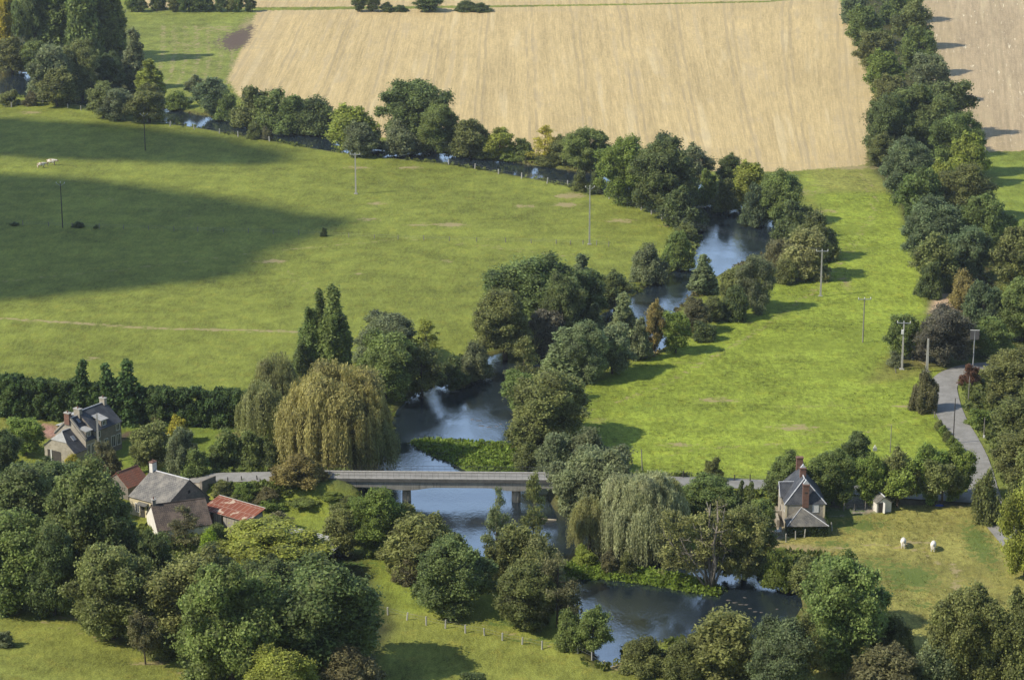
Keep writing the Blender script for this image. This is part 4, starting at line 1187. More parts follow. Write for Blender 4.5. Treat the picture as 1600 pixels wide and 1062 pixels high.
b.inputs['Scale'].default_value = 1; b.inputs['Brick Width'].default_value = .9; b.inputs['Row Height'].default_value = 1.9; b.inputs['Mortar Size'].default_value = .045
s.put(b.inputs['Color1'], (.20,.058,.030)); s.put(b.inputs['Color2'], (.26,.085,.042)); s.put(b.inputs['Mortar'], (.36,.24,.18))
n = s.noise(s.pos(), .55, 5, .6)
c = s.mix(s.ramp(n, .58, .62), b.outputs['Color'], (.48,.37,.27))
w = s.node('ShaderNodeTexWave'); s.l.new(s.node('ShaderNodeTexCoord').outputs['UV'], w.inputs['Vector']); w.inputs['Scale'].default_value = 2.2
M['rust'] = s.done(s.bsdf(c, .8, .3, s.bump(w.outputs['Fac'], .5, .03)))
s = NT('grey_planks')
n = s.noise(s.pos((4.5, 4.5, .15), obj=True), 1.0, 3, .7)
c = s.mix(s.ramp(n, .3, .7), (.46,.42,.35), (.20,.18,.15)); M['planks'] = s.done(s.bsdf(c, .9, .1, s.bump(n, .6, .05)))
M['ivy_wall'] = plain('ivy', (.045,.062,.018), (.02,.03,.012), 4, .8, .2, .8)
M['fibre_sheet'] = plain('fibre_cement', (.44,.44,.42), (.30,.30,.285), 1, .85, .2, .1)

def roof(name, planes, t, mat, parent=None):
    """one mesh of roof planes; each: eave start, eave end, then the upper corners"""
    V, Fs, UV = [], [], []
    for pts in planes:
        v = [Vector(p) for p in pts]
        n = (v[1]-v[0]).cross(v[2]-v[0]).normalized(); n = n if n.z > 0 else -n
        u = (v[1]-v[0]).normalized(); w = n.cross(u)
        if w.z < 0: w = -w
        i0 = len(V); k = len(v)
        V += [p[:] for p in v] + [(p - n * t)[:] for p in v]
        top = list(range(i0, i0+k)); bot = list(range(i0+k, i0+2*k))
        fs = [top, bot[::-1]] + [[top[i], bot[i], bot[(i+1) % k], top[(i+1) % k]] for i in range(k)]
        for f in fs:
            Fs.append(f); UV += [((Vector(V[i]) - v[0]).dot(u), (Vector(V[i]) - v[0]).dot(w)) for i in f]
    me = D.meshes.new(name); me.from_pydata(V, [], Fs)
    l = me.uv_layers.new(name='UVMap'); l.data.foreach_set('uv', np.array(UV, np.float32).ravel())
    bm = bmesh.new(); bm.from_mesh(me); bmesh.ops.recalc_face_normals(bm, faces=bm.faces); bm.to_mesh(me); bm.free()
    me.materials.append(mat); return link(name, me, parent)

def window(parent, p, face, w, h, mat='white_paint', name='window', bars=1):
    """framed window on a wall plane; face is '+x','-x','+y','-y'"""
    sgn = 1 if face[0] == '+' else -1; ax = face[1]
    def bx(b, a0, a1, d0, d1, z0, z1):
        if ax == 'x': x0, x1 = sorted((p[0]+sgn*d0, p[0]+sgn*d1)); b.box(x0, x1, p[1]+a0, p[1]+a1, p[2]+z0, p[2]+z1)
        else: y0, y1 = sorted((p[1]+sgn*d0, p[1]+sgn*d1)); b.box(p[0]+a0, p[0]+a1, y0, y1, p[2]+z0, p[2]+z1)
    b = MB(); f = .09
    bx(b, -w/2, -w/2+f, -.05, .06, 0, h); bx(b, w/2-f, w/2, -.05, .06, 0, h)
    bx(b, -w/2+f, w/2-f, -.05, .06, 0, f); bx(b, -w/2+f, w/2-f, -.05, .06, h-f, h)
    if bars: bx(b, -.03, .03, -.05, .05, f, h-f)
    o = b.build(name, M[mat], parent)
    g_ = MB(); bx(g_, -w/2+f, w/2-f, -.04, .015, f, h-f); g_.build('pane', M['glass'], o)
    return o
def chimney(parent, x, y, z0, z1, wx, wy, mat, cap='pale_concrete', pots=1):
    o = MB().box(x-wx/2, x+wx/2, y-wy/2, y+wy/2, z0, z1).build('chimney', M[mat], parent)
    MB().box(x-wx/2-.07, x+wx/2+.07, y-wy/2-.07, y+wy/2+.07, z1, z1+.14).build('cap', M[cap], o)
    for k in range(pots):
        MB().tube([(x + (k - (pots-1)/2) * .34, y, z1+.14), (x + (k - (pots-1)/2) * .34, y, z1+.5)], [.12, .09], 8).build('pot', M['brick_plain'], o)
    return o
def block(parent, x0, x1, y0, y1, eave, ridge, wall, roofm, xr=None, eave2=None, over=.25, vo=.12, base=-.6, hip0=0, hip1=0, t=.12, clip=0, hipmat=None):
    """gabled block, ridge along local y; eave on the x1 side, eave2 on the x0 side; hips measured along the ridge"""
    xr = (x0+x1)/2 if xr is None else xr; e2 = eave if eave2 is None else eave2
    b = MB(); 
    if clip:
        zc = eave + (ridge - eave) * clip
        b.prism([(x0,y0,base),(x1,y0,base),(x1,y0,eave-.1),(x1+(xr-x1)*clip,y0,zc-.12),(x0+(xr-x0)*clip,y0,zc-.12),(x0,y0,e2-.1)], (0,y1-y0,0))
    elif hip0 or hip1:
        b.prism([(x0,y0,base),(x1,y0,base),(x1,y0,eave-.05),(x0,y0,e2-.05)], (0,y1-y0,0))
    else:
        b.prism([(x0,y0,base),(x1,y0,base),(x1,y0,eave-.1),(xr,y0,ridge-.14),(x0,y0,e2-.1)], (0,y1-y0,0))
    b.build('wall', M[wall], parent)
    sr = (ridge-eave)/(x1-xr); sl = (ridge-e2)/(xr-x0)
    ex1, ez1 = x1+over, eave-over*sr; ex0, ez0 = x0-over, e2-over*sl
    ya, yb = y0-vo, y1+vo
    P = [[(ex1,ya,ez1),(ex1,yb,ez1),(xr,yb-hip1,ridge),(xr,ya+hip0,ridge)], [(ex0,yb,ez0),(ex0,ya,ez0),(xr,ya+hip0,ridge),(xr,yb-hip1,ridge)]]
    if clip:
        a1 = (ex1 + (xr - ex1) * clip, ya, ez1 + (ridge - ez1) * clip); a0 = (ex0 + (xr - ex0) * clip, ya, ez0 + (ridge - ez0) * clip)
        P[0].append(a1); P[1] = [P[1][0], P[1][1], a0, P[1][2], P[1][3]]
    elif hip0: P.append([(ex0,ya,ez0),(ex1,ya,ez1),(xr,ya+hip0,ridge)])
    if hip1: P.append([(ex1,yb,ez1),(ex0,yb,ez0),(xr,yb-hip1,ridge)])
    r = roof('roof', P, t, M[roofm], parent)
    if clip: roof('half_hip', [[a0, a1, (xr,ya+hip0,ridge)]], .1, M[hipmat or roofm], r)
    b = MB().tube([(xr,ya+hip0,ridge+.02),(xr,yb-hip1,ridge+.02)], .10, 6)
    if hip0 and not clip: b.tube([(ex0,ya,ez0+.03),(xr,ya+hip0,ridge+.03)], .09, 6); b.tube([(ex1,ya,ez1+.03),(xr,ya+hip0,ridge+.03)], .09, 6)
    b.build('ridge_cap', M[{'red_tile': 'brick_plain', 'brown_tile': 'brown_tile'}.get(roofm, 'ridge')], r)
    return r

# ------------------------------------------------------------------ slate farmhouse on the left
th = R(34); W = 6.8
cx, cy, cz = at(118, 729)
ux, uy = math.cos(th), -math.sin(th)
t = thing('farmhouse', 'long stone farmhouse with dark slate roof, dormers and three chimneys', 'house', (cx - ux*W/2, cy - uy*W/2, cz), -th)
block(t, -3.4, 3.4, 0, 2.6, 2.5, 5.2, 'stone', 'slate', hip0=.9, clip=.5, hipmat='fibre_sheet')  # half-hip gets a paler material than the slate: sunlight put into its colour
block(t, -3.4, 3.4, 2.62, 4.7, 3.9, 6.9, 'stone', 'slate')
block(t, -3.4, 3.4, 4.72, 11.0, 4.9, 7.5, 'dark_stone', 'slate')
pb = MB(); pb.prism([(3.5,2.5,3.75),(0,2.5,6.95),(-3.5,2.5,3.75),(-3.5,2.5,4.1),(0,2.5,7.25),(3.5,2.5,4.1)], (0,.34,0)); pb.build('gable_coping', M['stone'], t)
chimney(t, -.4, 2.67, 5.8, 7.7, 1.1, .6, 'brick_plain'); chimney(t, -.1, 4.75, 6.2, 7.9, 1.3, .65, 'stone'); chimney(t, 0, 10.6, 6.8, 8.2, 1.1, .6, 'stone')
for x, y, z, w in [(2.35, 3.7, 3.9, 1.3), (2.5, 7.2, 4.9, 1.4)]:
    d = MB().box(x-1.6, x+.75, y-w/2, y+w/2, z-.3, z+1.15).build('dormer', M['dark_stone'], t)
    roof('dormer_roof', [[(x+1.0, y-w/2-.18, z+1.22), (x+1.0, y+w/2+.18, z+1.22), (x-1.7, y+w/2+.18, z+1.75), (x-1.7, y-w/2-.18, z+1.75)]], .1, M['fibre_sheet'], d)
    window(d, (x+.75, y, z+.15), '+x', .8, .85)
for x, y, z, w in [(-2.35, 3.6, 3.9, 1.3), (-2.5, 6.3, 4.9, 1.3)]:
    d = MB().box(x-.75, x+1.6, y-w/2, y+w/2, z-.3, z+1.15).build('dormer', M['slate'], t)
    roof('dormer_roof', [[(x-1.0, y-w/2-.18, z+1.22), (x-1.0, y+w/2+.18, z+1.22), (x+1.7, y+w/2+.18, z+1.75), (x+1.7, y-w/2-.18, z+1.75)]], .1, M['fibre_sheet'], d)
    window(d, (x-.75, y, z+.15), '-x', .8, .85)
def skylight(parent, x, y, z, slope, w=.7, l=.95):
    Mx = Matrix.Translation((x, y, z)) @ Matrix.Rotation(slope, 4, 'Y')
    o = MB().box(-l/2, l/2, -w/2, w/2, 0, .1, Mx).build('skylight', M['metal'], parent)
    MB().box(-l/2+.08, l/2-.08, -w/2+.08, w/2-.08, .1, .115, Mx).build('pane', M['sky_glass'], o)
_g = NT('skylight_glass'); M['sky_glass'] = _g.done(_g.bsdf((.20,.24,.29), .12, .8))
skylight(t, 1.5, 1.75, 4.02, math.atan2(2.7, 3.4)); skylight(t, .75, 3.9, 6.26, math.atan2(3.0, 3.4), .5, .8)
for y in (5.6, 7.3, 9.0, 10.3): window(t, (3.4, y, .9), '+x', .95, 1.9)
for y in (5.6, 10.2): window(t, (3.4, y, 3.4), '+x', .9, 1.15)
for y in (3.2, 4.2): window(t, (3.4, y, 1.1), '+x', .75, 1.8)
o = MB().box(-2.7, .3, -.03, .06, .0, 1.9).build('opening_shade', M['dark_wood'], t); MB().box(-1.95, -1.75, -.1, -.031, -.2, 1.95).build('post', M['white_paint'], o)  # dark board on the wall stands for the shade inside the garage
# pole beside the farmhouse comes with the other poles

# ------------------------------------------------------------------ red-tiled outhouse
cx, cy, cz = at(184, 776)
t = thing('outhouse', 'small outhouse with orange-red tiled roof between farmhouse and barn', 'outhouse', (cx, cy, cz), -R(38))
block(t, -2.4, 2.4, 0, 4.4, 2.2, 4.0, 'dark_stone', 'red_tile')
# ------------------------------------------------------------------ grey-roofed barn: ridge runs to the right and towards the viewer
def axis_house(px, py, ang): return at(px, py), ang
X1, Y1, Z1 = at(296, 803); a = R(-35)                    # foot of the right gable, centre; ridge direction
t = thing('barn', 'stone barn with weathered grey slate roof and cream front', 'barn', (X1, Y1, Z1), R(55))
# local y runs back along the ridge to the left, local +x away from the viewer, -x to the viewer
L_ = 7.6
r = block(t, -5.0, 4.6, 0, L_, 1.5, 5.6, 'dark_stone', 'old_slate', xr=.2, eave2=3.0)
MB().box(-5.06, -5.001, .02, L_, -.6, 2.72).build('front_render', M['cream'], t)
for y in (3.6, 6.0): window(t, (-5.06, y, .6), '-x', .9, 1.5, 'white_paint', 'window')
window(t, (-5.06, 1.0, 1.4), '-x', .6, .6, 'brick_plain', 'window', 0)
o = MB().box(-5.12, -5.061, 4.5, 5.4, -.2, 1.9).build('door', M['dark_wood'], t)
roof('porch_roof', [[(-5.9, 3.6, 2.2), (-5.9, 5.6, 2.2), (-5.0, 5.6, 2.5), (-5.0, 3.6, 2.5)]], .08, M['mossy_slate'], t)
window(t, (.1, -.0, 3.4), '-y', .5, .5, 'dark_wood', 'loft_window', 0)
chimney(t, .2, L_ - .2, 5.0, 6.9, 1.0, .65, 'white_wall', 'brick_plain')
# lean-to roof in the angle
ob = MB().box(-3.3, -.8, -2.4, -.01, -.6, 1.5).build('lean_to', M['dark_stone'], t)
roof('lean_to_roof', [[(-3.5, -2.6, 1.55), (-.6, -2.6, 1.55), (-.6, 0.0, 2.3), (-3.5, 0.0, 2.3)]], .1, M['fibre_sheet'], ob)
# ------------------------------------------------------------------ tiled cottage with white gable
X1, Y1, Z1 = at(238, 829)
t = thing('cottage', 'low cottage with brown tiled roof and a bright white gable', 'cottage', (X1, Y1, Z1), -R(69))
# local y runs to the right, +x towards the viewer
block(t, -3.6, 3.9, 0, 8.2, 1.5, 4.2, 'white_wall', 'brown_tile', over=.2, vo=.1)
chimney(t, 0, .4, 3.6, 4.9, .75, .5, 'stone')
# ------------------------------------------------------------------ rusty shed and the long low shed behind it
X1, Y1, Z1 = at(352, 823)
t = thing('shed', 'plank shed with rust-red corrugated iron roof', 'shed', (X1, Y1, Z1), -R(37))
# local x along the shed (right, towards viewer), y away
b = MB()
b.box(-4.3, 4.6, 3.3, 3.42, -.5, 2.75); b.box(-4.3, -4.18, .12, 3.3, -.5, 2.0)
b.build('back_wall', M['dark_wood'], t)
b = MB(); xs = np.linspace(-4.3, 4.3, 23)
for i in range(22):
    if i in (3, 4, 9): continue
    h = 1.75 + .12 * math.sin(i * 2.3); b.box(xs[i], xs[i+1]-.035, 0, .09 + .03 * (i % 3), -.4, h)
b.build('plank_wall', M['planks'], t)
MB().box(-3.1, -2.5, -.06, -.01, 0, 1.4).build('door', M['brick_plain'], t)
MB().box(4.5, 4.6, .1, 3.3, -.5, 2.35).build('end_wall', plain('painted_sheet', (.36,.38,.40), (.25,.26,.28), 1, .7), t)
roof('roof', [[(-4.7,-.35,2.0),(4.9,-.35,2.0),(4.9,3.75,3.0),(-4.7,3.75,3.0)]], .06, M['rust'], t)
MB().tube([(-4.7,3.75,3.03),(4.9,3.75,3.03)], .07, 5).build('ridge_strip', M['pale_concrete'], t)
X1, Y1, Z1 = at(470, 866)
t = thing('shed', 'long low open shed with pale sheet roof half hidden by the walnut tree', 'shed', (X1, Y1, Z1), -R(33))
MB().box(-7.5, 6.0, 2.6, 2.72, -.6, 2.4).build('back_wall', M['dark_wood'], t)
b = MB()
for k in range(7): b.box(-7.2+k*2.18, -7.05+k*2.18, 0, .15, -.6, 2.1)
b.build('posts', M['wood'], t)
roof('roof', [[(-7.8,-.3,2.05),(6.3,-.3,2.05),(6.3,3.0,2.6),(-7.8,3.0,2.6)]], .07, M['fibre_sheet'], t)
# dark retaining wall beside the road
X1, Y1, Z1 = at(326, 779)
t = MB().box(-1.6, 1.6, -.2, .25, -.8, 1.5).build('retaining_wall', M['dark_stone']); t.location = (X1, Y1, Z1); t.rotation_euler.z = R(55)
tag(t, 'short dark retaining wall by the road behind the barn', 'wall')

# ------------------------------------------------------------------ stone house on the right
X1, Y1, Z1 = at(1257, 827)
t = thing('stone_house', 'tall stone house with hipped slate roof and red brick chimneys', 'house', (X1, Y1, Z1), R(1.5))
block(t, -2.95, 2.95, 0, 8.2, 4.3, 7.5, 'stone', 'slate', hip0=1.9, hip1=1.2, over=.22)
# cross wing on the left with its own ridge
roof('wing_roof', [[(-3.3,2.9,4.1),(-3.3,4.6,4.1),(-1.2,3.75,5.9)], [(-3.3,6.1,4.1),(-3.3,4.6,4.1),(-1.2,5.2,5.9)]], .1, M['slate'], t)
bw = MB().prism([(-3.28,2.6,3.2),(-3.28,6.0,3.2),(-3.28,6.0,4.5),(-3.28,4.3,5.9),(-3.28,2.6,4.5)], (.4,0,0)); wg = bw.build('wing_gable', M['stone'], t)
roof('gable_roof', [[(-3.5,2.35,4.3),(-.6,2.35,4.3),(-.9,4.3,6.1),(-3.5,4.3,6.1)], [(-.6,6.25,4.3),(-3.5,6.25,4.3),(-3.5,4.3,6.1),(-.9,4.3,6.1)]], .1, M['slate'], wg)
MB().tube([(-3.5,4.3,6.14),(-1.0,4.3,6.14)], .08).tube([(-3.5,2.35,4.34),(-3.5,4.3,6.14)], .07).build('ridge_cap', M['ridge'], wg)
o = MB().box(-.46, .46, -.30, .30, 3.6, 7.1).box(-.53, .53, -.37, .37, 7.1, 7.28).build('chimney', M['brick_plain'], t)
MB().box(-.42, .42, -.22, .22, 7.28, 7.40).build('cap', M['pale_concrete'], o)
MB().prism([(-.45,-.2,7.40),(.45,-.2,7.40),(0,-.2,8.0)], (0,.35,0)).build('cowl', M['ridge'], o)
MB().box(-.2, .2, -.34, -.301, 5.95, 6.1).build('vent', M['dark_metal'], o)
o = MB().box(-.45, .45, 3.3, 3.9, 6.9, 8.5).box(-.52, .52, 3.23, 3.97, 8.5, 8.65).build('chimney', M['brick_plain'], t)
MB().prism([(-.4,3.4,8.65),(.4,3.4,8.65),(0,3.4,9.2)], (0,.35,0)).build('cowl', M['ridge'], o)
MB().box(-.5, .5, 6.9, 7.6, 6.7, 8.9).box(-.57, .57, 6.83, 7.67, 8.9, 9.05).build('chimney', M['brick_plain'], t)
window(t, (1.55, 0, 2.75), '-y', .95, 1.25, 'white_paint', 'window', 0)
MB().box(1.16, 1.94, -.055, -.02, 2.84, 3.91).build('blind', M['white_paint'], t)
for y in (1.5, 4.2, 6.6): window(t, (2.95, y, 2.6), '+x', .85, 1.3); window(t, (2.95, y, .5), '+x', .85, 1.4)
for y in (1.2, 7.2): window(t, (-2.95, y, 2.5), '-x', .85, 1.3)
for x in (-2.85, 2.85):
    MB().box(x-.14, x+.14, -.05, .05, -.4, 4.2).build('quoin', M['cream'], t)
# front lean-to overgrown with ivy
l = MB().box(-2.9, 2.9, -3.0, -.01, -.6, 1.85).build('lean_to', M['ivy_wall'], t)
roof('lean_to_roof', [[(-3.15,-3.3,1.75),(3.15,-3.3,1.75),(-.55,-.02,3.55)], [(3.15,-3.3,1.75),(3.15,0.0,1.75),(-.55,-.02,3.55)], [(-3.15,0.0,1.75),(-3.15,-3.3,1.75),(-.55,-.02,3.55)]], .1, M['mossy_slate'], l)
MB().tube([(-3.15,-3.3,1.79),(-.55,-.02,3.59)], .06).tube([(3.15,-3.3,1.79),(-.55,-.02,3.59)], .06).build('ridge_cap', M['ridge'], l)
g = np.random.default_rng(4)
pp = np.stack([g.uniform(-2.9, 2.9, 900), np.full(900, -3.05) + g.normal(size=900) * .05, g.uniform(0, 1.7, 900)], 1); pp = np.vstack([pp, np.stack([np.full(400, 3.0) + g.normal(size=400) * .06, g.uniform(-3, 3, 400), g.uniform(0, 2.2, 400)], 1)])
V, Q = kites(pp, unit(g.normal(size=(1300, 3)) * .5 + [0, -1, .3]), g.normal(size=(1300, 3)), g.uniform(.08, .16, 1300), g.uniform(.1, .2, 1300))
o = link('ivy', np_mesh('ivy', V, [Q], [M['leaf']], {'var': np.repeat(g.uniform(.2, .8, 1300), 4)}), l); o.color = (.05, .075, .02, 1)
# terrace wall and steps, garden chairs
X2, Y2, Z2 = at(1211, 822)
b = MB().box(-1.5, 1.2, 2.6, 3.0, -.3, 1.5).box(-1.5, -1.1, 0, 2.6, -.3, 1.1).box(.2, .6, -.4, 2.6, -.3, 1.2)
w = b.build('terrace_wall', M['stone']); w.location = (X2, Y2, Z2); tag(w, 'pale rubble terrace wall left of the stone house', 'wall')
def garden_chair(px, py, rz, lab):
    x, y, z = at(px, py); c = thing('garden_chair', lab, 'chair', (x, y, z), rz, 'white garden chairs')
    MB().box(-.25,.25,-.25,.25,.4,.45).build('seat', M['white_paint'], c); MB().box(-.25,.25,.21,.25,.45,.95).build('backrest', M['white_paint'], c)
    for a_ in (-.22,.22):
        for b_ in (-.22,.22): MB().box(a_-.025,a_+.025,b_-.025,b_+.025,0,.4).build('leg', M['white_paint'], c)
garden_chair(1212, 834, .4, 'left one of two white garden chairs below the terrace wall'); garden_chair(1218, 833, -.5, 'right one of two white garden chairs below the terrace wall')
X2, Y2, Z2 = at(1215, 836); tb = thing('garden_table', 'round white garden table beside two white chairs', 'table', (X2, Y2, Z2))
MB().tube([(0,0,.7),(0,0,.75)], .5, 14).build('tabletop', M['white_paint'], tb); MB().tube([(0,0,0),(0,0,.7)], .05, 6).build('leg', M['white_paint'], tb)
# little shed right of the house
X1, Y1, Z1 = at(1381, 800)
t = thing('garden_shed', 'tiny grey-roofed shed with pale walls and open door under garden trees', 'shed', (X1, Y1, Z1), R(14))
block(t, -1.2, 1.2, 0, 2.3, 1.7, 2.55, 'white_wall', 'mossy_slate', over=.16, vo=.16)
MB().box(-.95, -.2, -.05, -.002, 0, 1.6).build('doorway_shade', M['dark_wood'], t); o = MB().box(-.22, -.17, -.85, -.052, 0, 1.75).build('door', M['white_paint'], t)  # dark sheet behind the open door stands for the shade inside the shed
# pale timber stack, tarpaulin, garden fence bits
for i, (px, lab) in enumerate([(20,'left of three pale timber bundles lying on the lawn by the hedge'),(31,'middle of three pale timber bundles lying on the lawn by the hedge'),(42,'right of three pale timber bundles lying on the lawn by the hedge')]):
    x, y, z = at(px, 648.5); b = MB()
    for k in range(4): b.box(-.5, .5, k*.22-.45, k*.22-.25, .05, .26 + .05 * (k % 2))
    o = b.build('timber_stack', plain('sawn_timber', (.66,.58,.42), (.5,.42,.3), 3) if i == 0 else D.materials['sawn_timber']); o.location = (x, y, z); o.rotation_euler.z = .1 * i; tag(o, lab, 'timber', 'timber bundles')
x, y, z = at(266, 709); g = np.random.default_rng(2)
V = ICO_V * np.array([1.1, .9, .5]) * (1 + g.normal(size=(len(ICO_V), 1)) * .12); V[:, 2] = np.maximum(V[:, 2], 0)
o = link('tarpaulin', np_mesh('tarpaulin', V, [ICO_F], [plain('pale_sheet', (.55,.56,.56), (.42,.43,.44), 2, .6)], None, True)); o.location = (x, y, z); tag(o, 'pale grey tarpaulin over a heap on the garden lawn', 'tarpaulin')
x, y, z = at(1468, 790); V = ICO_V * np.array([.75, .4, .3]); V[:, 2] = np.maximum(V[:, 2], 0)
o = link('tarpaulin', np_mesh('tarpaulin', V, [ICO_F], [plain('blue_sheet', (.05,.09,.33), (.04,.06,.22), 2, .6)], None, True)); o.location = (x, y, z); tag(o, 'small bright blue tarpaulin in the shade of the garden trees', 'tarpaulin')

# ------------------------------------------------------------------ the bridge
ya = plane(600, 749, DECK)[1]; DW = 3.5
x0 = plane(492, 749, DECK)[0]; x1 = plane(886, 749, DECK)[0]
slope = (plane(870, 751, DECK)[1] - plane(505, 748, DECK)[1]) / (plane(870, 751, DECK)[0] - plane(505, 748, DECK)[0])
t = thing('bridge', 'flat concrete girder road bridge on round piers across the river', 'bridge', ((x0+x1)/2, ya, 0), math.atan(slope))
h = (x1-x0)/2
MB().box(-h, h, .02, DW-.02, DECK-.32, DECK).build('deck', M['asphalt'], t)
MB().box(-h, h, .05, .42, DECK+.004, DECK+.13).box(-h, h, DW-.42, DW-.05, DECK+.004, DECK+.16).build('kerb', M['pale_concrete'], t)
MB().box(-h, h, -.12, .018, DECK-.42, DECK+.06).box(-h, h, DW-.018, DW+.12, DECK-.42, DECK+.06).build('edge_beam', plain('dark_edge', (.16,.155,.14), (.09,.088,.08), 1.5, .9, .2, .2), t)  # edge beams in a darker tone than deck and kerbs
px = [plane(v, 760, 0)[0] - (x0+x1)/2 for v in (637, 806)]
for yy in (.10, DW-.5):
    pts = []
    for x in np.linspace(-h, h, 90):
        d = min(abs(x - p) for p in px); pts.append((x, yy, DECK-.33 - (1.05 + .45 * (1 - smooth(.7, 4.5, d)))))
    MB().prism([(-h, yy, DECK-.33)] + pts + [(h, yy, DECK-.33)], (0,.4,0)).build('girder', M['concrete'], t)
for p in px:
    k = MB().tube([(p, DW/2, -3.0), (p, DW/2, DECK-1.7)], [.74, .66], 24).build('pier', M['stained_pier'], t, True)
    MB().tube([(p, DW/2, DECK-1.76), (p, DW/2, DECK-1.72), (p, DW/2, DECK-1.5)], [.70, .82, .82], 24).build('pier_cap', M['stained_pier'], k, False)
    MB().box(p-.55, p+.55, .52, DW-.52, DECK-1.5, DECK-.33).build('crosshead', M['concrete'], k)
for yy in (.22, DW-.22):
    b = MB()
    for x in np.linspace(-h, h, 46): b.box(x-.012, x+.012, yy-.012, yy+.012, DECK+.1, DECK+1.0)
    b.box(-h, h, yy-.02, yy+.02, DECK+1.0, DECK+1.04); b.box(-h, h, yy-.015, yy+.015, DECK+.55, DECK+.58)
    b.build('railing', M['dark_metal'], t)
for sx in (-1, 1): MB().box(sx*h-.5, sx*h+.5, -.3, DW+.3, -2.5, DECK-.34).build('abutment', M['concrete'], t)

# ------------------------------------------------------------------ poles
def pole(px, ytop, ybase, label, kind='concrete', arm=None, r=.15, extra=None, lean=0):
    x, y, z = at(px, ybase); h = top_z(y, ytop) - z
    t = thing('utility_pole', label, 'pole', (x, y, z), R(TRG.uniform(-8, 8)))
    t.rotation_euler.y = lean
    mat = {'concrete': 'pale_concrete', 'wood': 'wood', 'dark': 'dark_wood', 'metal': 'metal'}[kind]
    if kind == 'concrete':
        MB().prism([(-r,-r*.7,0),(r,-r*.7,0),(r*.55,-r*.45,h),(-r*.55,-r*.45,h)], (0,r*1.2,0)).build('shaft', M[mat], t)
        MB().box(-r*2.2, r*2.2, -r*1.6, r*1.6, -.3, .18).build('foot', M[mat], t)
    else: MB().tube([(0,0,-.4),(0,0,h)], [r, r*.65], 8).build('shaft', M[mat], t)
    if arm == 't':
        MB().box(-1.25, 1.25, -.13, -.04, h-.12, h+.02).build('crossarm', M['metal'], t)
        for k in (-1.15, 0, 1.15): MB().tube([(k,-.08,h+.02),(k,-.08,h+.16),(k,-.08,h+.36)], [.05,.09,.05], 6).build('insulator', M['white_paint'], t)
    if arm == 'v':
        MB().tube([(0,0,h-.5),(-.95,0,h+.1)], .05).tube([(0,0,h-.5),(.95,0,h+.1)], .05).tube([(0,0,h-.1),(0,0,h+.25)], .05).build('bracket', M['metal'], t)
        for k, zz in ((-.95,.1),(0,.25),(.95,.1)): MB().tube([(k,0,h+zz),(k,0,h+zz+.3)], [.08,.05], 6).build('insulator', M['white_paint'], t)
    if extra == 'transformer': MB().box(-.42,.02,-.4,-.1,h-2.1,h-1.3).build('transformer', M['white_paint'], t)
    if extra == 'panel':
        o = MB().box(-.82,.82,-.07,.0,h-1.75,h).build('panel', plain('panel_back', (.11,.105,.105), (.085,.08,.08), 1, .6), t); MB().box(-.86,.86,-.08,.02,h+.002,h+.09).build('panel_edge', M['white_paint'], o)
    if extra == 'box': MB().box(-.14,.14,-.3,-.11,.1,.55).build('box', M['white_paint'], t)
    return (x, y, z + h)
pole(98, 287, 356, 'dark pole with forked bracket by the wire fence in the cloud shadow', 'dark', 'v', .15)
pole(227, 179, 235, 'dark pole with bracket before the far wood at the meadow edge', 'dark', 'v', .15)
pole(556, 241, 303, 'pale concrete pole on the meadow near the river bend', 'concrete', 't', .19)
pB = pole(921, 293, 382, 'tall pale concrete pole at the right end of the meadow fence', 'concrete', 'v', .19)
pC = pole(1282, 392, 463, 'pale T-shaped pole on the bright meadow beside willows', 'concrete', 't', .19)
pole(1348, 467, 535, 'slim wooden pole in the middle of the bright meadow', 'wood', 't', .14)
pE = pole(1409, 504, 577, 'pale pole with small white transformer at the meadow corner', 'concrete', 't', .2, 'transformer')
pole(1448, 529, 581, 'pale bare concrete post at the start of the lane', 'concrete', None, .26)
pole(1520, 516, 577, 'white post carrying a square dark panel at the lane bend', 'metal', None, .13, 'panel')
pole(1513, 588, 628, 'short slim white post on the right verge of the lane, upper', 'wood', None, .1)
pole(1489, 622, 694, 'dark slim pole on the left edge of the lane', 'dark', None, .11)
pole(1537, 652, 684, 'short white post with a small white box at its foot', 'wood', None, .1, 'box')
pole(1391, 664, 706, 'thin wooden pole behind the row of garden trees', 'wood', None, .08)
pole(1565, 692, 736, 'thin grey pole on the right verge of the lane, lower', 'wood', None, .1)
pole(155, 646, 722, 'pale concrete pole standing in front of the slate farmhouse', 'concrete', None, .2)
pole(1004, 702, 748, 'leaning pale pole beside the road right of the bridge', 'wood', None, .11, None, R(-3))
pole(1400, 575, 582, 'short leaning post at the meadow corner below the transformer pole', 'wood', None, .12, None, R(-12))
x, y, z = at(1367, 704); t = thing('marker_post', 'small blue and white marker behind the garden trees', 'marker', (x, y, z))
MB().box(-.32,.32,-.1,.1,0,.5).build('base', M['metal'], t); MB().prism([(-.3,-.08,.5),(.3,-.08,.5),(0,-.08,1.05)], (0,.16,0)).build('top', M['white_paint'], t)
def span(a, b_, off, sag, label):
    b = MB(); a = Vector(a) + Vector((off, 0, .3)); b_ = Vector(b_) + Vector((off, 0, .3))
    pts = [a.lerp(b_, k/16) - Vector((0,0,sag*4*(k/16)*(1-k/16))) for k in range(17)]
    tag(b.tube(pts, .008, 3).build('power_cable', M['cable']), label, 'cable', 'power cables over the river')
for k, off in enumerate((-1.1, 0, 1.1)): span(pB, pC, off, 2.0, 'thin power cable crossing the river between two pale poles')

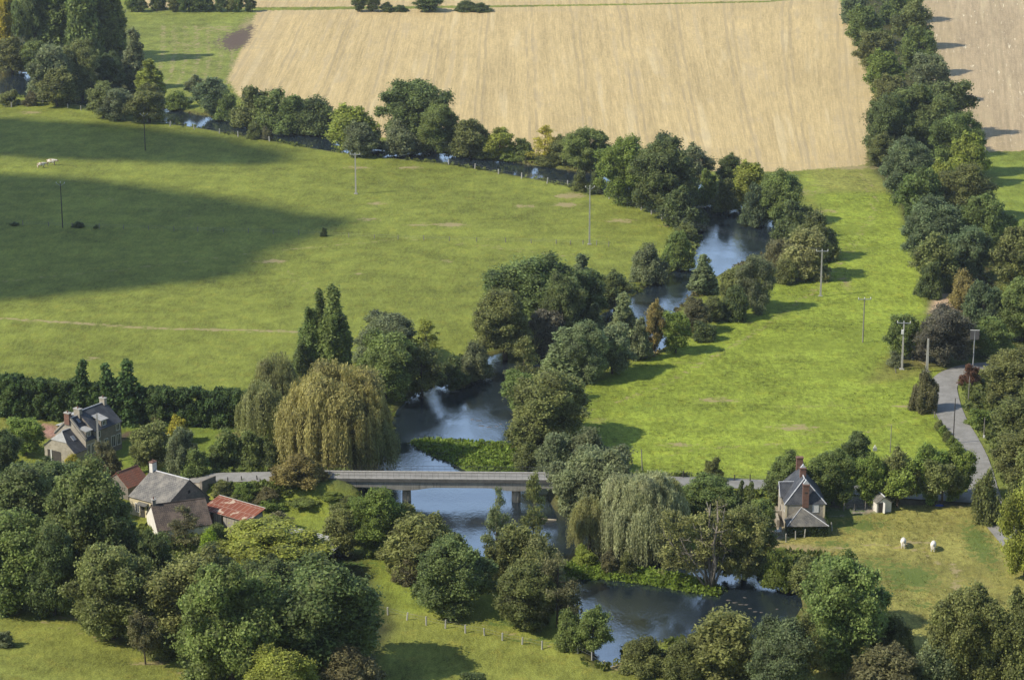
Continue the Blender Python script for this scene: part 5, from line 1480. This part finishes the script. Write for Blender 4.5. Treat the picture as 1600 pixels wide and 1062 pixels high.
# ------------------------------------------------------------------ fences: posts as parts, two strands of wire
def fence(label, pts, h=1.15, r=.085, mat='wood', wires=2, name='wire_fence', tilt=.06):
    P = []
    for px, py in pts:
        x, y, z = at(px, py); P.append(Vector((x, y, gh(x, y))))
    t = thing(name, label, 'fence', P[0][:])
    me = MB().tube([(0,0,-.3),(0,0,h)], [r, r*.85], 6).mesh('post', M[mat])
    tops = []
    for p in P:
        o = link('post', me, t, p - P[0]); s_ = TRG.uniform(.85, 1.12); o.scale = (1, 1, s_)
        o.rotation_euler = (TRG.gauss(0, tilt), TRG.gauss(0, tilt), TRG.uniform(0, 3))
        tops.append(p - P[0])
    for k in range(wires):
        b = MB()
        for i in range(len(tops)-1): b.tube([tops[i] + Vector((0,0,h*(.5+.35*k))), tops[i+1] + Vector((0,0,h*(.5+.35*k)))], .012, 4)
        b.build('wire', M['cable'], t)
    return t
fence('post and wire fence along the far river, left stretch below the wood', [(18,168),(42,165),(67,161),(106,169),(127,172),(159,179),(195,188),(230,191),(266,198),(304,203),(343,209),(372,214),(421,221)], 1.4, .17, 'pale_concrete')
fence('post and wire fence along the river between the oak and the bright tree', [(701,258),(742,264),(779,272),(815,279),(855,287),(887,291),(923,301),(952,311),(980,321),(1002,328),(1018,335),(1034,344),(1044,350)], 1.4, .17, 'pale_concrete')
fence('long straight wire fence across the middle of the left meadow', [(36,352),(76,354),(113,356),(155,357),(193,358),(232,359),(272,361),(309,362),(349,363),(388,364),(427,366),(467,367),(505,369),(545,371),(585,373),(622,374),(662,375),(702,377),(745,378),(790,379),(830,380),(869,381),(891,382),(911,382),(932,383),(951,385)], 1.1, .10)
fence('fence of pale posts across the bottom meadow', [(578,956),(606,960),(636,968),(666,975),(696,981),(727,987),(757,992),(785,1000),(816,1006),(847,1013),(903,1020),(925,1027),(944,1033)], 1.2, .13, 'pale_concrete')
fence('fence of pale posts in front of the stone house', [(1211,849),(1228,846),(1243,842),(1257,839),(1272,836),(1286,833),(1300,829)], 1.3, .11, 'pale_concrete')
fence('wire fence of dark posts behind the road on the bright meadow', [(1010,749),(1040,749),(1067,750),(1093,750),(1120,750.5),(1147,751),(1172,752),(1197,753)], 1.1, .10, 'dark_wood')
fence('low guard rail on the embankment at the left end of the bridge', [(335,754),(356,752.5),(378,751),(402,750),(425,749.5)], .9, .10, 'dark_wood', 1, 'guard_rail')
fence('low wire fence on the lane bank above the bright meadow', [(1452,640),(1460,652),(1470,668),(1480,686),(1490,702)], 1.0, .09, 'wood')
fence('yard fence between the stone house and the little shed', [(1318,798),(1335,797),(1352,796),(1370,796)], 1.3, .09, 'wood')
fence('thin dark fence along the far roadside above the green field', [(196,19.6),(220,19.6),(245,19.5),(270,19.4),(295,19.3),(320,19.2),(345,19.1),(370,19),(395,18.9)], 1.2, .12, 'dark_wood')

# ------------------------------------------------------------------ stones, rapids, drift log
M['stone_wet'] = plain('wet_stone', (.15,.13,.10), (.08,.07,.055), 2, .6, .4)
def rock(px, py, rx, ry, rz, label, group, zl, col='stone_wet'):
    x, y = plane(px, py, zl); g = np.random.default_rng(int(px * 7 + py))
    V = ICO_V * np.array([rx, ry, rz]) * (1 + g.normal(size=(len(ICO_V), 1)) * .13)
    o = link('river_stone', np_mesh('river_stone', V, [ICO_F], [M[col]], None, False)); o.location = (x, y, zl - .05)
    tag(o, label, 'stone', group)
for i, (px, py, rx) in enumerate([(738,655,.6),(748,657,.9),(752,665,1.0),(764,667,.9),(776,666,.7),(783,662,.5)]):
    rock(px, py, rx * .7, .28, .09, ORD[i] + ' pale stone from the left in the rapids above the island', 'stones in the rapids', UP_Z, 'stone_wet')
for i, (px, py, rx) in enumerate([(1138,937,.7),(1148,941,.9),(1158,944,.8),(1166,944,.6),(1172,950,.6),(1180,955,.7),(1190,956,.5),(1200,960,.5),(1164,933,.5),(1214,951,.5)]):
    rock(px, py, rx * .6, .25, .09, ORD[i] + ' stone from the left in the shallows right of the half-dead tree', 'stones in the shallows', LOW_Z)
x, y = plane(852, 812, LOW_Z); o = MB().tube([(-1.7,.25,.02),(-.6,.05,.12),(.4,-.1,.08),(1.7,-.1,.04)], [.12,.17,.15,.08], 7).build('driftwood', plain('bleached_wood', (.66,.57,.42), (.5,.42,.3), 3)); o.location = (x, y, LOW_Z + .02)
tag(o, 'pale bleached driftwood log lying in the water below the bridge', 'log')

# ------------------------------------------------------------------ animals: one skinned body each
def skinned(name, verts, edges, mat):
    me = D.meshes.new(name); me.from_pydata([v[:3] for v in verts], edges, [])
    o = D.objects.new(name, me); COL.objects.link(o)
    o.modifiers.new('skin', 'SKIN'); sv = me.skin_vertices[0].data
    for i, v in enumerate(verts):
        sv[i].radius = (v[3], v[4] if len(v) > 4 else v[3]); sv[i].use_root = (i == 0)
    m = o.modifiers.new('sub', 'SUBSURF'); m.levels = 2; m.render_levels = 2
    dg = bpy.context.evaluated_depsgraph_get(); new = D.meshes.new_from_object(o.evaluated_get(dg))
    D.objects.remove(o); new.materials.clear(); new.materials.append(mat); new.name = name
    new.polygons.foreach_set('use_smooth', [True] * len(new.polygons)); return new
def quad(kind):
    cow = kind == 'cow'; H = 1.15 if cow else 1.2
    v = [(0,-.72,H-.03,.40,.42),(0,-.1,H-.15,.50,.54),(0,.55,H-.08,.40,.50)]
    if cow: v += [(0,.95,H+.02,.19,.22),(0,1.32,H-.08,.14,.16),(0,1.62,H-.26,.09,.10)]
    else: v += [(0,.98,H-.16,.16,.22),(0,1.28,H-.62,.12,.16),(0,1.42,H-1.02,.075,.09)]
    e = [(0,1),(1,2),(2,3),(3,4),(4,5)]
    for sx in (-1, 1):
        n = len(v); v += [(sx*.19,-.78,H-.34,.16,.19),(sx*.2,-.92,.52,.095,.11),(sx*.2,-.84,.04,.085,.09)]; e += [(0,n),(n,n+1),(n+1,n+2)]
        n = len(v); v += [(sx*.18,.56,H-.38,.12,.15),(sx*.18,.58,.46,.09,.10),(sx*.18,.58,.04,.085,.09)]; e += [(2,n),(n,n+1),(n+1,n+2)]
        n = len(v); p = v[4]; v += [(sx*.2, p[1]-.06, p[2]+.14, .035, .05)]; e += [(4,n)]
    n = len(v); v += [(0,-1.04,H+.08,.05),(0,-1.14,H-.3,.05 if cow else .08),(0,-1.12,H-.72,.03 if cow else .09)]; e += [(0,n),(n,n+1),(n+1,n+2)]
    return v, e
s = NT('cow_hide'); n = s.noise(s.pos((1,1,1), obj=True), 1.6, 2, .5)
M['cow'] = s.done(s.bsdf(s.mix(s.ramp(n, .50, .56), (.72,.66,.55), (.36,.24,.14)), .8, .2))
M['horse'] = plain('white_coat', (.80,.76,.68), (.68,.62,.53), 2, .8, .2, .05)
cowm = skinned('cow', *quad('cow'), M['cow']); horsem = skinned('horse', *quad('horse'), M['horse'])
def animal(name, me, px, py, rz, sc, label, cat, group):
    x, y, z = at(px, py); o = link(name, me); o.location = (x, y, z); o.rotation_euler.z = rz; o.scale = (sc, sc, sc); tag(o, label, cat, group)
animal('cow', cowm, 81, 258.5, R(-95), 1.15, 'pale brown-patched cow standing behind the whiter one on the meadow', 'cow', 'cattle on the meadow')
animal('cow', cowm, 65, 262.5, R(-65), 1.0, 'smaller whiter cow in front of the other on the meadow', 'cow', 'cattle on the meadow')
animal('cow', cowm, 24, 933, R(20), .8, 'pale cow in the shade under the trees at the lower left', 'cow', None)
animal('horse', horsem, 1411, 854, R(-9), .98, 'left one of two white horses grazing with their rumps turned', 'horse', 'white horses')
animal('horse', horsem, 1458, 859, R(-13), .98, 'right one of two white horses grazing with their rumps turned', 'horse', 'white horses')

# ------------------------------------------------------------------ light, sky, cloud
EL, AZ = R(42), R(18)                    # sun height; it stands to the left, a little towards the viewer
S = Vector((-math.cos(EL) * math.cos(AZ), -math.cos(EL) * math.sin(AZ), math.sin(EL)))
ld = D.lights.new('sun', 'SUN'); ld.energy = 5.0; ld.angle = R(.6); ld.color = (1.0, .925, .80)
lo = D.objects.new('sun', ld); COL.objects.link(lo); lo.rotation_euler = S.to_track_quat('Z', 'Y').to_euler()
w = D.worlds.new('World'); SC.world = w; w.use_nodes = True; nt = w.node_tree
sk = nt.nodes.new('ShaderNodeTexSky'); sk.sky_type = 'NISHITA'; sk.sun_disc = False
sk.sun_elevation = EL; sk.sun_rotation = math.atan2(S.x, S.y); sk.air_density = 1.0; sk.dust_density = .6; sk.ozone_density = 1.5
# bright bluish cloud veil added to the unseen far sky to brighten the river
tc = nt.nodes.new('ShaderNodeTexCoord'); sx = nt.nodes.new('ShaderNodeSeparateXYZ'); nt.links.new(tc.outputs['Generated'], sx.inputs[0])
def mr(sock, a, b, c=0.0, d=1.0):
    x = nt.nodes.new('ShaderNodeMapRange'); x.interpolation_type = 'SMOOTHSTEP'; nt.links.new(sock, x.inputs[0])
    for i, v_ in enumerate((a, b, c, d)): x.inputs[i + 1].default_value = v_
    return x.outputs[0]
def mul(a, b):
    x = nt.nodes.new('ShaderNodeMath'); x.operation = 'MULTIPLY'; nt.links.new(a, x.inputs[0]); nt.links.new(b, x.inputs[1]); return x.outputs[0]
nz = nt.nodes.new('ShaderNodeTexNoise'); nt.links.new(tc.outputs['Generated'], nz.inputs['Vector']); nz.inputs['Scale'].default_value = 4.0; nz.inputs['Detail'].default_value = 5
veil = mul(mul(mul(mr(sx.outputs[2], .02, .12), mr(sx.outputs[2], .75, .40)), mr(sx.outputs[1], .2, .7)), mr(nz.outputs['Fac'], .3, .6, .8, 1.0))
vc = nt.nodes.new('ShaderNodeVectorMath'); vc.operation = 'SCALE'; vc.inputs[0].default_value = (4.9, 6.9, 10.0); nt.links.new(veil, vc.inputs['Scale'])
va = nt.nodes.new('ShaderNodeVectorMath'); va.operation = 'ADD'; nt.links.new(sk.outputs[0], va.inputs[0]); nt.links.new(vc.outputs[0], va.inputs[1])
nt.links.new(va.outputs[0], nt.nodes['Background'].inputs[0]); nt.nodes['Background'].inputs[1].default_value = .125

CLOUDS = [[(-160,180),(0,186),(110,190),(220,198),(330,212),(420,232),(470,246),(420,258),(300,256),(150,250),(0,243),(-160,240)],
          [(-160,262),(0,271),(150,281),(280,299),(340,310),(430,325),(480,334),(570,343),(500,368),(440,384),(400,404),(400,426),(330,440),(250,446),(150,458),(0,470),(-160,474)]]
V, Fc, off = [], [], 0; g = np.random.default_rng(21)
for poly in CLOUDS:
    P = gpoly(poly); lo_, hi_ = P.min(0), P.max(0)
    q = g.uniform(lo_, hi_, (1500, 2)); sd = -poly_sd(q[:, 0], q[:, 1], P); keep = []
    for j in np.argsort(-sd):
        if sd[j] < 1.5: break
        r = min(max(sd[j], 3.0), 13.0)
        if all((q[j][0]-q[m][0])**2 + (q[j][1]-q[m][1])**2 > (.55 * min(rm, r))**2 for m, rm in keep): keep.append((j, r))
    for j, r in keep:
        alt = 520 + g.normal() * 5
        c = Vector((q[j][0], q[j][1], 0)) + S * (alt / S.z)
        V.append(np.array(c) + ICO_V * np.array([r * 1.0, r, r * .6]) * (1 + g.normal(size=(len(ICO_V), 1)) * .1)); Fc.append(ICO_F + off); off += len(ICO_V)
s = NT('cloud'); d = s.node('ShaderNodeBsdfDiffuse'); s.put(d.inputs[0], (.9,.9,.9)); tr = s.node('ShaderNodeBsdfTranslucent'); s.put(tr.inputs[0], (.9,.9,.9))
mx = s.node('ShaderNodeMixShader'); mx.inputs[0].default_value = .5; s.l.new(d.outputs[0], mx.inputs[1]); s.l.new(tr.outputs[0], mx.inputs[2])
tag(link('cloud', np_mesh('cloud', np.concatenate(V), [np.concatenate(Fc)], [s.done(mx.outputs[0])], None, True)), kind='structure')

SC.view_settings.view_transform = 'Standard'; SC.view_settings.look = 'None'; SC.view_settings.exposure = 0; SC.view_settings.gamma = 1
SC.cycles.max_bounces = 6; SC.cycles.diffuse_bounces = 3; SC.cycles.glossy_bounces = 3; SC.cycles.transmission_bounces = 2; SC.cycles.transparent_max_bounces = 4
# ------------------------------------------------------------------ thin summer haze lying in the valley
s = NT('haze'); v = s.node('ShaderNodeVolumeScatter'); s.put(v.inputs['Color'], (.86,.93,1.0)); v.inputs['Density'].default_value = .00009; v.inputs['Anisotropy'].default_value = .25
s.l.new(v.outputs[0], s.out.inputs['Volume'])
tag(MB().box(-500, 500, 120, 1600, -3, 110).build('haze', s.m), kind='structure')
SC.cycles.volume_bounces = 0
